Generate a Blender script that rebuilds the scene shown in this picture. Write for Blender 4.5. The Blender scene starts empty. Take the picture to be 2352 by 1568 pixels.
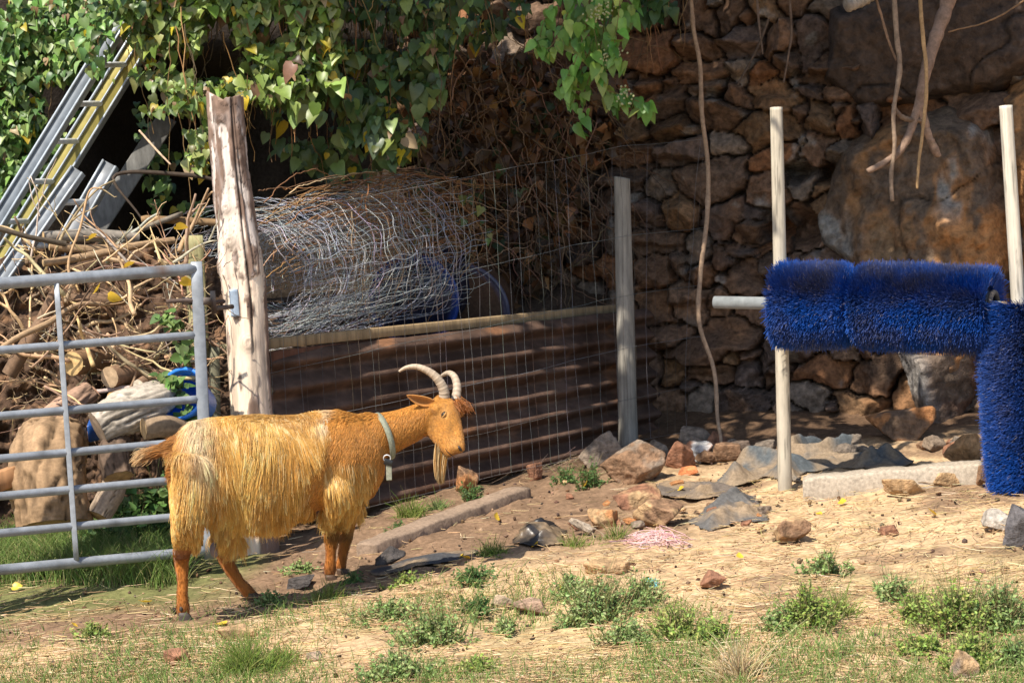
import bpy, bmesh, math, random
import numpy as np
from mathutils import Matrix, Vector

# ------------------------------------------------------------------ camera, sky, sun, exposure
SC = bpy.context.scene
COL = SC.collection
FPX, CX, CY = 5040.0, 1176.0, 784.0            # focal length and centre in units of a 2352 px wide picture
CAM = np.array([0.0, 0.0, 2.0])
PITCH, ROLL = math.radians(5.43), math.radians(-2.5)
cd = bpy.data.cameras.new("camera"); cam = bpy.data.objects.new("camera", cd); COL.objects.link(cam)
RM = Matrix.Rotation(math.pi / 2 - PITCH, 3, 'X') @ Matrix.Rotation(ROLL, 3, 'Z')
cam.matrix_world = Matrix.Translation(Vector(CAM)) @ RM.to_4x4()
cd.sensor_width = 36.0; cd.lens = 36.0 * FPX / 2352.0
cd.clip_start = 0.1; cd.clip_end = 2000
cd.dof.use_dof = True; cd.dof.focus_distance = 9.7; cd.dof.aperture_fstop = 9.0
SC.camera = cam

SUN_EL = math.radians(56); SUN_AZ = math.radians(50)          # light travels towards +x turned 50 degrees to +y
LDIR = np.array([math.cos(SUN_AZ) * math.cos(SUN_EL), math.sin(SUN_AZ) * math.cos(SUN_EL), -math.sin(SUN_EL)])
wd = bpy.data.worlds.new("World"); SC.world = wd; wd.use_nodes = True
nt = wd.node_tree; sky = nt.nodes.new("ShaderNodeTexSky"); sky.sky_type = 'NISHITA'; sky.sun_disc = False
sky.sun_elevation = SUN_EL; sky.sun_rotation = math.atan2(-LDIR[0], -LDIR[1])
nt.links.new(sky.outputs[0], nt.nodes["Background"].inputs[0]); nt.nodes["Background"].inputs[1].default_value = 0.125
sl = bpy.data.lights.new("sun", 'SUN'); so = bpy.data.objects.new("sun", sl); COL.objects.link(so)
sl.energy = 4.6; sl.angle = math.radians(0.53); sl.color = (1.0, 0.93, 0.82)
so.rotation_euler = Vector(LDIR).to_track_quat('-Z', 'Y').to_euler(); so.location = (-8, -6, 12)
SC.view_settings.view_transform = 'Standard'; SC.view_settings.look = 'None'
SC.view_settings.exposure = 0.74; SC.view_settings.gamma = 1.0

# ------------------------------------------------------------------ helpers
RNG = np.random.default_rng(7)
MR = np.array(RM)

def P(px, py, D):
    """world point seen at (px, py) of the 2352 px picture, D metres deep"""
    px = np.asarray(px, float); py = np.asarray(py, float); D = np.asarray(D, float)
    px, py, D = np.broadcast_arrays(px, py, D)
    c = np.stack([(px - CX) / FPX * D, -(py - CY) / FPX * D, -D], -1)
    return c @ MR.T + CAM

def PIX(p):
    c = (np.asarray(p) - CAM) @ MR
    D = -c[..., 2]
    return CX + c[..., 0] / D * FPX, CY - c[..., 1] / D * FPX, D

def _hash(ix, iy, iz, seed):
    h = (ix.astype(np.int64) * 374761393 + iy.astype(np.int64) * 668265263 + iz.astype(np.int64) * 2147483647 + seed * 974711) & 0xffffffff
    h = ((h ^ (h >> 13)) * 1274126177) & 0xffffffff
    h = ((h ^ (h >> 16)) * 2246822519) & 0xffffffff
    return ((h ^ (h >> 15)) & 0xffffff) / float(0xffffff)

def vn(p, seed=0):
    p = np.asarray(p, float); i = np.floor(p).astype(np.int64); f = p - i; f = f * f * (3 - 2 * f)
    r = 0
    for a in (0, 1):
        for b in (0, 1):
            for c in (0, 1):
                w = (f[..., 0] if a else 1 - f[..., 0]) * (f[..., 1] if b else 1 - f[..., 1]) * (f[..., 2] if c else 1 - f[..., 2])
                r = r + w * _hash(i[..., 0] + a, i[..., 1] + b, i[..., 2] + c, seed)
    return r * 2 - 1

def fbm(p, oct=4, seed=0, gain=0.5):
    p = np.asarray(p, float); r = 0; a = 1.0; t = 0
    for k in range(oct):
        r = r + a * vn(p * (2.03 ** k), seed + k * 17); t += a; a *= gain
    return r / t

def n2(x, y, s, seed=0, oct=3):
    x, y = np.broadcast_arrays(np.asarray(x, float), np.asarray(y, float))
    return fbm(np.stack([x * s, y * s, np.zeros_like(x)], -1), oct, seed)

def sst(a, b, x):
    t = np.clip((x - a) / (b - a), 0, 1); return t * t * (3 - 2 * t)

def unit(v):
    v = np.asarray(v, float); return v / np.maximum(np.linalg.norm(v, axis=-1, keepdims=True), 1e-9)

def gz(x, y):
    """height of the yard"""
    x = np.asarray(x, float); y = np.asarray(y, float)
    z = 0.05 * np.clip(x, -6, 6) + 0.16 * sst(12.6, 15.0, y)
    z = z + 0.045 * n2(x, y, 0.9, 3, 2) + 0.02 * n2(x, y, 3.1, 5, 3)
    return z

def G(px, py, dz=0.0):
    """the point of the yard seen at (px, py)"""
    d = P(px, py, 1.0) - CAM; D = np.full(np.shape(px), 10.0)
    for _ in range(14):
        q = CAM + d * D[..., None] if np.ndim(px) else CAM + d * D
        D = 0.5 * D + 0.5 * (gz(q[..., 0], q[..., 1]) + dz - CAM[2]) / d[..., 2]
    q = CAM + d * (D[..., None] if np.ndim(px) else D)
    return q

def GD(px, py):
    return float(PIX(G(px, py))[2])

def mesh_np(name, V, Fs, mat, parent=None, C=None, smooth=True):
    me = bpy.data.meshes.new(name)
    V = np.ascontiguousarray(V, np.float32)
    Fs = [np.ascontiguousarray(f, np.int32) for f in Fs if len(f)]
    nl = sum(f.size for f in Fs); nf = sum(len(f) for f in Fs)
    me.vertices.add(len(V)); me.vertices.foreach_set("co", V.ravel())
    me.loops.add(nl); me.polygons.add(nf)
    me.loops.foreach_set("vertex_index", np.concatenate([f.ravel() for f in Fs]))
    tot = np.concatenate([np.full(len(f), f.shape[1], np.int32) for f in Fs])
    st = np.concatenate([[0], np.cumsum(tot)[:-1]]).astype(np.int32)
    me.polygons.foreach_set("loop_start", st)
    me.polygons.foreach_set("use_smooth", np.full(nf, smooth))
    me.update(calc_edges=True); me.validate()
    if C is not None:
        C = np.asarray(C, np.float32)
        if C.ndim == 1: C = np.broadcast_to(C, (len(V), 3))
        at = me.color_attributes.new("Col", 'FLOAT_COLOR', 'POINT')
        at.data.foreach_set("color", np.concatenate([C[:, :3], np.ones((len(V), 1), np.float32)], 1).astype(np.float32).ravel())
    if mat: me.materials.append(mat)
    o = bpy.data.objects.new(name, me); COL.objects.link(o)
    if parent is not None: o.parent = parent
    return o

class Acc:
    """gathers pieces of ONE mesh"""
    def __init__(s): s.V = []; s.F = []; s.C = []; s.n = 0
    def add(s, V, Fs, C):
        V = np.asarray(V, float).reshape(-1, 3)
        C = np.asarray(C, float)
        if C.ndim == 1: C = np.broadcast_to(C, (len(V), 3))
        s.V.append(V); s.C.append(C)
        for f in Fs: s.F.append(np.asarray(f) + s.n)
        s.n += len(V); return s
    def build(s, name, mat, parent=None, smooth=True, origin=None):
        V = np.concatenate(s.V)
        byk = {}
        for f in s.F: byk.setdefault(f.shape[1], []).append(f)
        if origin is not None: V = V - np.asarray(origin)
        o = mesh_np(name, V, [np.concatenate(v) for v in byk.values()], mat, parent, np.concatenate(s.C), smooth)
        if origin is not None: o.location = Vector(origin)
        return o

def tubes(paths, rad, sides=3, caps=False, seed=0):
    """round tapered strands: paths (N,K,3), rad (N,K) or (K,) or number"""
    paths = np.asarray(paths, float)
    if paths.ndim == 2: paths = paths[None]
    N, K, _ = paths.shape
    rad = np.broadcast_to(np.asarray(rad, float), (N, K))
    T = np.empty_like(paths)
    T[:, 1:-1] = paths[:, 2:] - paths[:, :-2]; T[:, 0] = paths[:, 1] - paths[:, 0]; T[:, -1] = paths[:, -1] - paths[:, -2]
    T = unit(T)
    m = unit(paths[:, -1] - paths[:, 0] + 1e-6)
    ref = np.where((np.abs(m[:, 2:3]) < 0.8), np.array([[0, 0, 1.0]]), np.array([[1.0, 0.13, 0]]))[:, None, :]
    A = unit(np.cross(np.broadcast_to(ref, T.shape), T)); B = np.cross(T, A)
    ang = np.arange(sides) * 2 * math.pi / sides
    V = paths[:, :, None, :] + rad[:, :, None, None] * (np.cos(ang)[None, None, :, None] * A[:, :, None, :] + np.sin(ang)[None, None, :, None] * B[:, :, None, :])
    idx = np.arange(N * K * sides).reshape(N, K, sides)
    a = idx[:, :-1, :]; b = np.roll(idx, -1, 2)[:, :-1, :]; c = np.roll(idx, -1, 2)[:, 1:, :]; d = idx[:, 1:, :]
    F = [np.stack([a, b, c, d], -1).reshape(-1, 4)]
    if caps:
        F.append(idx[:, 0, ::-1].reshape(N, sides)); F.append(idx[:, -1, :].reshape(N, sides))
    return V.reshape(-1, 3), F

def rep(C, n):
    """per-strand colours (N,3) or per-node (N,K,3) -> per vertex"""
    C = np.asarray(C, float)
    return np.repeat(C.reshape(-1, 3), n, 0)

def smooth_path(pts, n=24):
    """Catmull-Rom through the points"""
    p = np.asarray(pts, float)
    if len(p) == 2: return p[0] + (p[1] - p[0]) * np.linspace(0, 1, n)[:, None]
    q = np.concatenate([[2 * p[0] - p[1]], p, [2 * p[-1] - p[-2]]])
    t = np.linspace(0, len(p) - 1 - 1e-6, n); i = t.astype(int); f = (t - i)[:, None]
    a, b, c, d = q[i], q[i + 1], q[i + 2], q[i + 3]
    return 0.5 * (2 * b + (c - a) * f + (2 * a - 5 * b + 4 * c - d) * f ** 2 + (3 * b - a - 3 * c + d) * f ** 3)

def interp(vals, n):
    vals = np.asarray(vals, float); return np.interp(np.linspace(0, len(vals) - 1, n), np.arange(len(vals)), vals)

LEAF_T = {}
def _leaf(kind):
    if kind == 'ivy':
        L = [(-.17, -.13), (-.50, .10), (-.40, .33), (-.27, .50), (-.13, .78)]
    elif kind == 'heart':
        L = [(-.20, -.10), (-.43, .08), (-.42, .34), (-.29, .62), (-.12, .86)]
    elif kind == 'lance2':
        L = [(-.16, -.03), (-.31, .14), (-.31, .36), (-.22, .62), (-.09, .86)]
    elif kind == 'lance':
        L = [(-.10, .05), (-.24, .22), (-.27, .42), (-.19, .66), (-.08, .87)]
    else:
        L = [(-.06, .05), (-.13, .25), (-.15, .5), (-.11, .72), (-.05, .9)]
    L = np.array(L)
    mid = np.array([(0, 0), (0, .18), (0, .42), (0, .66), (0, 1.0)])
    v = []
    for (x, y) in mid: v.append((x, y, 0.0 - 0.10 * y * y))
    for (x, y) in L: v.append((x, y, 0.32 * abs(x) - 0.10 * y * y))
    for (x, y) in L: v.append((-x, y, 0.32 * abs(x) - 0.10 * y * y))
    q = []; t = []
    for s, o in ((1, 5), (-1, 10)):
        f4 = [(0, 1, o + 1, o), (1, 2, o + 2, o + 1), (2, 3, o + 3, o + 2), (3, 4, o + 4, o + 3)]
        q += [f if s > 0 else f[::-1] for f in f4]
    return np.array(v), np.array(q)
for k_ in ('ivy', 'heart', 'lance', 'lance2', 'thin'): LEAF_T[k_] = _leaf(k_)

def leaves(pos, nrm, tip, size, kind='ivy', curl=None):
    """one folded leaf per row"""
    tv, tq = LEAF_T[kind]
    N = len(pos); nrm = unit(nrm); tip = unit(tip - (tip * nrm).sum(-1, keepdims=True) * nrm); side = np.cross(tip, nrm)
    size = np.broadcast_to(np.asarray(size, float), (N,))
    z = np.broadcast_to(tv[None, :, 2], (N, len(tv))).copy()
    if curl is not None: z = z + curl[:, None] * tv[None, :, 1] ** 2
    V = pos[:, None, :] + size[:, None, None] * (tv[None, :, 0, None] * side[:, None] + tv[None, :, 1, None] * tip[:, None] + z[..., None] * nrm[:, None])
    F = tq[None] + (np.arange(N) * len(tv))[:, None, None]
    return V.reshape(-1, 3), [F.reshape(-1, 4)], len(tv)

def pick(pal, n, jit=0.15, rng=None, w=None):
    rng = rng or RNG
    pal = np.asarray(pal, float); i = rng.choice(len(pal), n, p=None if w is None else np.array(w) / sum(w))
    return np.clip(pal[i] * (1 + jit * rng.standard_normal((n, 1))) * (1 + 0.06 * rng.standard_normal((n, 3))), 0.002, 0.95)

def tag(o, label=None, cat=None, group=None, kind=None):
    if label: o['label'] = label
    if cat: o['category'] = cat
    if group: o['group'] = group
    if kind: o['kind'] = kind
    return o

def empty(name, loc):
    o = bpy.data.objects.new(name, None); COL.objects.link(o); o.location = Vector(loc); o.empty_display_size = 0.1
    return o

def under(o, root):
    """parent o (built in world space) to root and keep its place"""
    o.parent = root; o.matrix_parent_inverse = Matrix.Translation(-root.location); return o

def box(a, b, wv, hv):
    """beam from a to b, half-width vector wv, half-height vector hv, with bevelled long edges"""
    a, b, wv, hv = [np.asarray(q, float) for q in (a, b, wv, hv)]
    k = 0.86; prof = [(-1, -k), (-k, -1), (k, -1), (1, -k), (1, k), (k, 1), (-k, 1), (-1, k)]
    n = 14; V = []
    for i in range(n):
        c = a + (b - a) * i / (n - 1)
        s = 0.95 if i in (0, n - 1) else 1.0
        for (u, v) in prof: V.append(c + s * u * wv + s * v * hv)
    V = np.array(V); idx = np.arange(n * 8).reshape(n, 8)
    r = np.roll(idx, -1, 1)
    F = np.stack([idx[:-1], r[:-1], r[1:], idx[1:]], -1).reshape(-1, 4)
    return V, [F, idx[0][::-1][None], idx[-1][None]]

def lathe(prof, center, axis, seg=40):
    """prof: list of (r, z); closed of revolution about axis"""
    axis = unit(axis); ref = np.array([0, 0, 1.0]) if abs(axis[2]) < .9 else np.array([1.0, 0, 0])
    A = unit(np.cross(ref, axis)); B = np.cross(axis, A); an = np.arange(seg) * 2 * math.pi / seg
    V = np.concatenate([np.asarray(center) + z * axis + r * (np.cos(an)[:, None] * A + np.sin(an)[:, None] * B) for r, z in prof])
    idx = np.arange(len(prof) * seg).reshape(len(prof), seg); r_ = np.roll(idx, -1, 1)
    return V, [np.stack([idx[:-1], r_[:-1], r_[1:], idx[1:]], -1).reshape(-1, 4)]

# ------------------------------------------------------------------ materials
def mat(name, rough=0.8, metal=0.0, scale=20.0, var=0.35, bump=0.3, bdist=0.01, stretch=(1, 1, 1), trans=0.0, spec=0.3, scale2=None, tint=None, sheen=0.0):
    m = bpy.data.materials.new(name); m.use_nodes = True; n = m.node_tree.nodes; l = m.node_tree.links
    b = n["Principled BSDF"]; b.inputs["Roughness"].default_value = rough; b.inputs["Metallic"].default_value = metal
    b.inputs["Specular IOR Level"].default_value = spec
    if sheen: b.inputs["Sheen Weight"].default_value = sheen
    at = n.new("ShaderNodeAttribute"); at.attribute_name = "Col"
    tc = n.new("ShaderNodeTexCoord"); mp = n.new("ShaderNodeMapping"); mp.inputs["Scale"].default_value = stretch
    l.new(tc.outputs["Object"], mp.inputs[0])
    nz = n.new("ShaderNodeTexNoise"); nz.inputs["Scale"].default_value = scale; nz.inputs["Detail"].default_value = 8; nz.inputs["Roughness"].default_value = 0.65
    l.new(mp.outputs[0], nz.inputs[0])
    mr = n.new("ShaderNodeMapRange"); mr.inputs[1].default_value = 0.3; mr.inputs[2].default_value = 0.7
    mr.inputs[3].default_value = 1 - var; mr.inputs[4].default_value = 1 + var
    l.new(nz.outputs[0], mr.inputs[0])
    mx = n.new("ShaderNodeVectorMath"); mx.operation = 'SCALE'
    l.new(at.outputs["Color"], mx.inputs[0]); l.new(mr.outputs[0], mx.inputs["Scale"])
    colout = mx.outputs[0]
    if scale2:
        n3 = n.new("ShaderNodeTexNoise"); n3.inputs["Scale"].default_value = scale2; n3.inputs["Detail"].default_value = 5
        l.new(mp.outputs[0], n3.inputs[0])
        m3 = n.new("ShaderNodeMapRange"); m3.inputs[1].default_value = 0.48; m3.inputs[2].default_value = 0.66
        l.new(n3.outputs[0], m3.inputs[0])
        mm = n.new("ShaderNodeMixRGB"); mm.blend_type = 'MIX'; l.new(m3.outputs[0], mm.inputs[0]); l.new(colout, mm.inputs[1]); mm.inputs[2].default_value = (*tint, 1)
        colout = mm.outputs[0]
    l.new(colout, b.inputs["Base Color"])
    if bump:
        bp = n.new("ShaderNodeBump"); bp.inputs["Strength"].default_value = bump; bp.inputs["Distance"].default_value = bdist
        l.new(nz.outputs[0], bp.inputs["Height"]); l.new(bp.outputs[0], b.inputs["Normal"])
    if trans:
        tr = n.new("ShaderNodeBsdfTranslucent"); l.new(colout, tr.inputs[0])
        ms = n.new("ShaderNodeMixShader"); ms.inputs[0].default_value = trans
        l.new(b.outputs[0], ms.inputs[1]); l.new(tr.outputs[0], ms.inputs[2]); l.new(ms.outputs[0], n["Material Output"].inputs[0])
    return m

M_SOIL = mat("dry_soil", 0.95, scale=38, var=0.35, bump=0.6, bdist=0.02, spec=0.1)
M_STONE = mat("stone", 0.9, scale=24, var=0.6, bump=1.0, bdist=0.025, spec=0.25)
M_CLIFF = mat("boulder_rock", 0.85, scale=16, var=0.6, bump=1.0, bdist=0.04, spec=0.3)
M_LEAF = mat("leaf", 0.42, scale=30, var=0.18, bump=0.0, trans=0.28, spec=0.45)
M_GRASS = mat("grass_blade", 0.6, scale=10, var=0.12, bump=0.0, trans=0.25, spec=0.3)
M_STRAW = mat("straw", 0.65, scale=30, var=0.15, bump=0.0, trans=0.1, spec=0.25)
M_WOOD = mat("weathered_wood", 0.85, scale=26, var=0.35, bump=0.5, bdist=0.008, stretch=(1, 1, 0.12), spec=0.2)
M_TWIG = mat("twig", 0.85, scale=45, var=0.3, bump=0.3, bdist=0.004, spec=0.2)
M_POST = mat("barked_post", 0.88, scale=30, var=0.28, bump=0.55, bdist=0.008, stretch=(1, 1, 0.16), spec=0.15)
M_GALV = mat("galvanised_steel", 0.55, metal=0.3, scale=22, var=0.22, bump=0.1, bdist=0.002, spec=0.5)
M_WIRE = mat("fence_wire", 0.5, metal=0.1, scale=30, var=0.3, bump=0.0, spec=0.4)
M_ALU = mat("aluminium", 0.45, metal=0.3, scale=14, var=0.25, bump=0.08, bdist=0.002, spec=0.5)
M_RUST = mat("rusty_sheet", 0.75, metal=0.15, scale=9, var=0.45, bump=0.3, bdist=0.006, spec=0.35, scale2=3.1, tint=(0.06, 0.032, 0.02))
M_PIPE = mat("painted_pipe", 0.55, scale=24, var=0.14, bump=0.1, bdist=0.002, stretch=(1, 1, 0.3), spec=0.4)
M_BRISTLE = mat("brush_bristle", 0.5, scale=9, var=0.3, bump=0.0, spec=0.35)
M_PLASTIC = mat("blue_plastic", 0.38, scale=12, var=0.2, bump=0.05, bdist=0.002, spec=0.5)
M_CLOTH = mat("weed_membrane", 0.9, scale=60, var=0.3, bump=0.3, bdist=0.004, spec=0.15)
M_BAG = mat("black_polythene", 0.35, scale=40, var=0.3, bump=0.4, bdist=0.006, spec=0.5)
M_CONC = mat("concrete", 0.9, scale=55, var=0.35, bump=0.5, bdist=0.006, spec=0.2)
M_SKIN = mat("short_coat", 0.75, scale=90, var=0.18, bump=0.35, bdist=0.003, spec=0.2, stretch=(1, 1, 0.4), sheen=0.2)
M_FUR = mat("long_coat", 0.42, scale=20, var=0.1, bump=0.0, trans=0.22, spec=0.5)
M_HORN = mat("horn", 0.6, scale=40, var=0.2, bump=0.4, bdist=0.003, spec=0.35)
M_DARK = mat("dark_wet", 0.35, scale=20, var=0.1, bump=0.0, spec=0.5)
M_WEB = mat("collar_webbing", 0.8, scale=120, var=0.3, bump=0.4, bdist=0.002, spec=0.2)
# ------------------------------------------------------------------ the yard
def make_ground():
    xs = np.concatenate([np.array([-150, -80, -45, -28, -18, -12, -8, -6, -5]), np.arange(-4.2, 4.201, 0.03), np.array([5, 6, 8, 12, 18, 28, 45, 80, 150])])
    ys = np.concatenate([np.array([-120, -60, -25, -10, -3, 0, 3, 5, 6, 6.6]), np.arange(7.0, 15.6, 0.03), np.array([16, 18, 22, 30, 45, 80, 150])])
    X, Y = np.meshgrid(xs, ys); Z = gz(X, Y)
    near = sst(5, 4, np.abs(X)) * sst(6.6, 7.2, Y) * sst(16, 15.4, Y)
    Z = Z + near * (0.022 * n2(X, Y, 8, 21, 3) + 0.010 * n2(X, Y, 31, 22, 2))
    V = np.stack([X, Y, Z], -1).reshape(-1, 3)
    h, w = X.shape; i = np.arange(h * w).reshape(h, w)
    F = np.stack([i[:-1, :-1], i[:-1, 1:], i[1:, 1:], i[1:, :-1]], -1).reshape(-1, 4)
    straw = np.array([0.50, 0.345, 0.195]); soil = np.array([0.205, 0.13, 0.08]); dark = np.array([0.115, 0.07, 0.042]); green = np.array([0.12, 0.15, 0.045])
    x, y = X.ravel(), Y.ravel()
    # bare red-brown earth behind the animal and along the fence, straw litter in front and to the right
    bare = sst(9.3, 10.4, y + 0.5 * n2(x, y, 0.8, 31) - 0.25 * (x + .2)) * sst(1.5, 0.3, x + 0.3 * n2(x, y, 1.3, 32))
    bare = np.clip(bare + 0.85 * sst(-0.02, 0.35, n2(x, y, 1.9, 33, 4)) , 0, 1)
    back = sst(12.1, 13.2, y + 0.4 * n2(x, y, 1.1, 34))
    C = straw * (1 - bare[:, None]) + soil * bare[:, None]
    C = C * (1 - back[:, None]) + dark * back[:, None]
    gr = sst(-1.2, -1.5, x + .3 * n2(x, y, 1.2, 35)) * sst(9.7, 10.1, y)
    C = C * (1 - 0.7 * gr[:, None]) + green * 0.7 * gr[:, None]
    fg = np.clip(sst(-.05, .3, n2(x, y, 1.4, 38, 3)) * sst(9.6, 9.0, y), 0, 1); C = C * (1 - .35 * fg[:, None]) + np.array([.30, .28, .11]) * .35 * fg[:, None]
    C = C * (1 + 0.34 * n2(x, y, 14, 36, 4)[:, None] + 0.18 * n2(x, y, 60, 37, 2)[:, None])
    o = mesh_np("ground", V, [F], M_SOIL, None, np.clip(C, .01, .9)); tag(o, kind='structure')
make_ground()

# line of the rock face: from behind the fence to beyond the right edge
WA = P(930, 1005, 14.9); WB = P(2720, 1000, 13.3); WA[2] = WB[2] = 0
WU = unit(WB - WA); WN = np.array([WU[1], -WU[0], 0.0]); WLEN = float(np.linalg.norm(WB - WA))
LEAN = 0.14
def wall_pt(s, h, out=0.0):
    s = np.asarray(s, float); h = np.asarray(h, float)
    p = WA + s[..., None] * WU + (np.asarray(out) - LEAN * h)[..., None] * WN
    p[..., 2] = h
    return p
def wall_at(px, py):
    """(s, h) of the wall plane under a pixel"""
    d = P(px, py, 1.0) - CAM
    n = unit(np.array([WN[0], WN[1], LEAN])); t = ((WA - CAM) @ n) / (d @ n); q = CAM + d * t
    return (q - WA) @ WU if q.ndim == 1 else (q - WA) @ WU, q[..., 2]

def make_wall():
    rng = np.random.default_rng(11)
    seeds = []
    h = -0.15
    while h < 4.1:
        ch = rng.uniform(0.12, 0.25) * (1.25 if h < .5 else 1.0); s = -0.3 + rng.uniform(0, .3)
        while s < WLEN + .3:
            w = rng.uniform(0.13, 0.46) * (0.75 if rng.random() < .4 else 1.0) * (1.4 if rng.random() < .12 else 1)
            hh = ch * rng.uniform(0.7, 1.25) * (1.5 if rng.random() < .12 else 1)
            seeds.append((s + w / 2, h + ch / 2 + rng.normal(0, 0.05), w / 2, hh / 2))
            if rng.random() < 0.22: seeds.append((s + w + .02, h + rng.uniform(0, ch), rng.uniform(.04, .10), rng.uniform(.03, .07)))
            s += w
        h += ch * .97
    S = np.array(seeds); n = len(S)
    dep = rng.uniform(0.05, 0.27, n)
    K = 4
    pa = rng.normal(0, 1, (n, K, 2)) * np.array([0.5, 0.75]); pc = rng.uniform(0.6, 1.0, (n, K))
    rot = rng.normal(0, 0.30, n); NK = 6; th_ = np.arange(NK)[None] * (2 * math.pi / NK) + rng.normal(0, .26, (n, NK)); rk = rng.uniform(.82, 1.18, (n, NK))
    pal = np.array([(.115, .075, .05), (.10, .07, .05), (.13, .11, .09), (.145, .12, .095), (.145, .075, .038), (.09, .07, .06), (.14, .09, .05)])
    ci = rng.choice(len(pal), n, p=[.26, .2, .14, .1, .09, .11, .10])
    cols = pal[ci] * rng.uniform(.75, 1.35, (n, 1)) * np.array([1.32, 1.17, 1.06])
    # a dark cavity beside the big boulder
    for (px, py, rx, ry) in ((1845, 400, 45, 70), (1850, 520, 55, 90), (1925, 380, 30, 30)):
        s0, h0 = wall_at(px, py)
        k = ((S[:, 0] - s0) / (rx / 365)) ** 2 + ((S[:, 1] - h0) / (ry / 365)) ** 2 < 1
        dep[k] = -0.45
    ss = np.arange(0, WLEN, 0.0125); hs = np.arange(-0.25, 4.1, 0.0125)
    X, Y = np.meshgrid(ss, hs); x, y = X.ravel(), Y.ravel()
    wx = x + 0.030 * n2(x, y, 4, 41, 3) + .012 * n2(x, y, 17, 44, 2); wy = y + 0.030 * n2(x, y, 4, 42, 3) + .012 * n2(x, y, 17, 45, 2)
    f1 = np.full(len(x), 9.0); f2 = np.full(len(x), 9.0); id1 = np.zeros(len(x), int)
    for i, (cx, cy, rx, ry) in enumerate(S):
        m = np.nonzero((np.abs(wx - cx) < 2.2 * rx + .1) & (np.abs(wy - cy) < 2.2 * ry + .1))[0]
        c, s_ = math.cos(rot[i]), math.sin(rot[i])
        dx = wx[m] - cx; dy = wy[m] - cy; u = (c * dx + s_ * dy) / rx; v = (-s_ * dx + c * dy) / ry
        d = np.max((np.cos(th_[i])[:, None] * u + np.sin(th_[i])[:, None] * v) / rk[i][:, None], 0) * 0.5
        lo = d < f1[m]
        f2[m] = np.where(lo, f1[m], np.minimum(f2[m], d)); f1[m] = np.where(lo, d, f1[m])
        id1[m] = np.where(lo, i, id1[m])
    edge = f2 - f1
    dx = wx - S[id1, 0]; dy = wy - S[id1, 1]
    u = dx / S[id1, 2]; v = dy / S[id1, 3]
    fac = np.min(pc[id1] + (pa[id1] * np.stack([u, v], -1)[:, None, :]).sum(-1) * 0.95, 1)
    size = np.minimum(S[id1, 2], S[id1, 3])
    e = sst(0.005, 0.075, edge + 0.03 * n2(x, y, 20, 43, 2))
    H = e * (dep[id1] * np.clip(fac, -.1, 1.6) + 0.05) + e * 0.022 * n2(x, y, 7, 46, 4) + 0.014 * n2(x, y, 20, 47, 2) + .006 * n2(x, y, 38, 52, 1) - 0.07 * (1 - e)
    V = wall_pt(x, y, H)
    # rough the outline of each stone a little sideways
    V += (0.01 * n2(x, y, 22, 48, 2))[:, None] * WU
    hh, ww = X.shape; i = np.arange(hh * ww).reshape(hh, ww)
    F = np.stack([i[:-1, :-1], i[:-1, 1:], i[1:, 1:], i[1:, :-1]], -1).reshape(-1, 4)
    gap = np.array([.05, .035, .025])
    C = cols[id1]
    rust = sst(0.15, 0.5, n2(x, y, 2.3, 49, 4)); C = C * (1 - .55 * rust[:, None]) + np.array([.26, .125, .055]) * .55 * rust[:, None]
    lich = sst(0.42, 0.6, n2(x, y, 6, 50, 4)); C = C * (1 - .6 * lich[:, None]) + np.array([.26, .24, .21]) * .6 * lich[:, None]
    C = C * (1 + .3 * n2(x, y, 30, 51, 3)[:, None])
    C = gap * (1 - e[:, None]) + C * e[:, None]
    o = mesh_np("dry_stone_wall", V, [F], M_STONE, None, np.clip(C, .008, .6))
    tag(o, "tall dark dry stone wall of rough brown blocks rising behind the yard", "wall")
make_wall()

def make_hillside():
    """the earth bank that carries on from the wall to the left, and the hill above both"""
    A = P(-1500, 1000, 14.0); B = P(1010, 1000, 14.95); A[2] = B[2] = 0
    U = unit(B - A); N_ = np.array([U[1], -U[0], 0]); L = np.linalg.norm(B - A)
    ss = np.arange(0, L, 0.06); hs = np.concatenate([np.arange(-.3, 4.3, 0.06), [4.6, 5.2, 6, 8, 12]])
    X, Y = np.meshgrid(ss, hs); x, y = X.ravel(), Y.ravel()
    out = -0.22 * y + 0.16 * n2(x, y, .9, 61, 4) + 0.05 * n2(x, y, 4, 62, 3)
    pxh, pyh, _ = PIX(A + x[:, None] * U + np.array([0, 0, 1.0]) * y[:, None])
    out = out - 1.5 * np.exp(-((pxh - 400) / 190) ** 2) * sst(90, 260, pyh) - .8 * np.exp(-((pxh - 760) / 210) ** 2) * sst(60, 240, pyh)
    out = np.where(y > 4.2, out - (y - 4.2) * 2.6, out)
    V = A + x[:, None] * U + out[:, None] * N_; V[:, 2] = y
    hh, ww = X.shape; i = np.arange(hh * ww).reshape(hh, ww)
    F = np.stack([i[:-1, :-1], i[:-1, 1:], i[1:, 1:], i[1:, :-1]], -1).reshape(-1, 4)
    C = np.array([.042, .032, .025]) * (1 + .5 * n2(x, y, 5, 63, 4)[:, None])
    a = Acc().add(V, [F], np.clip(C, .008, .4))
    # ground on top of the wall, climbing away
    ss = np.linspace(-.2, WLEN + 30, 30); ts = np.linspace(0, 1, 12)
    X, T = np.meshgrid(ss, ts); h = 4.02 + 7.0 * T ** 1.2
    V = wall_pt(X.ravel(), h.ravel(), -(h.ravel() - 4.02) * 2.2 - .02); V[:, 2] += .1 * n2(V[:, 0], V[:, 1], .7, 64)
    hh, ww = X.shape; i = np.arange(hh * ww).reshape(hh, ww)
    a.add(V, [np.stack([i[:-1, :-1], i[:-1, 1:], i[1:, 1:], i[1:, :-1]], -1).reshape(-1, 4)], np.array([.06, .05, .03]))
    tag(a.build("hillside", M_SOIL), kind='structure')
make_hillside()

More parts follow.
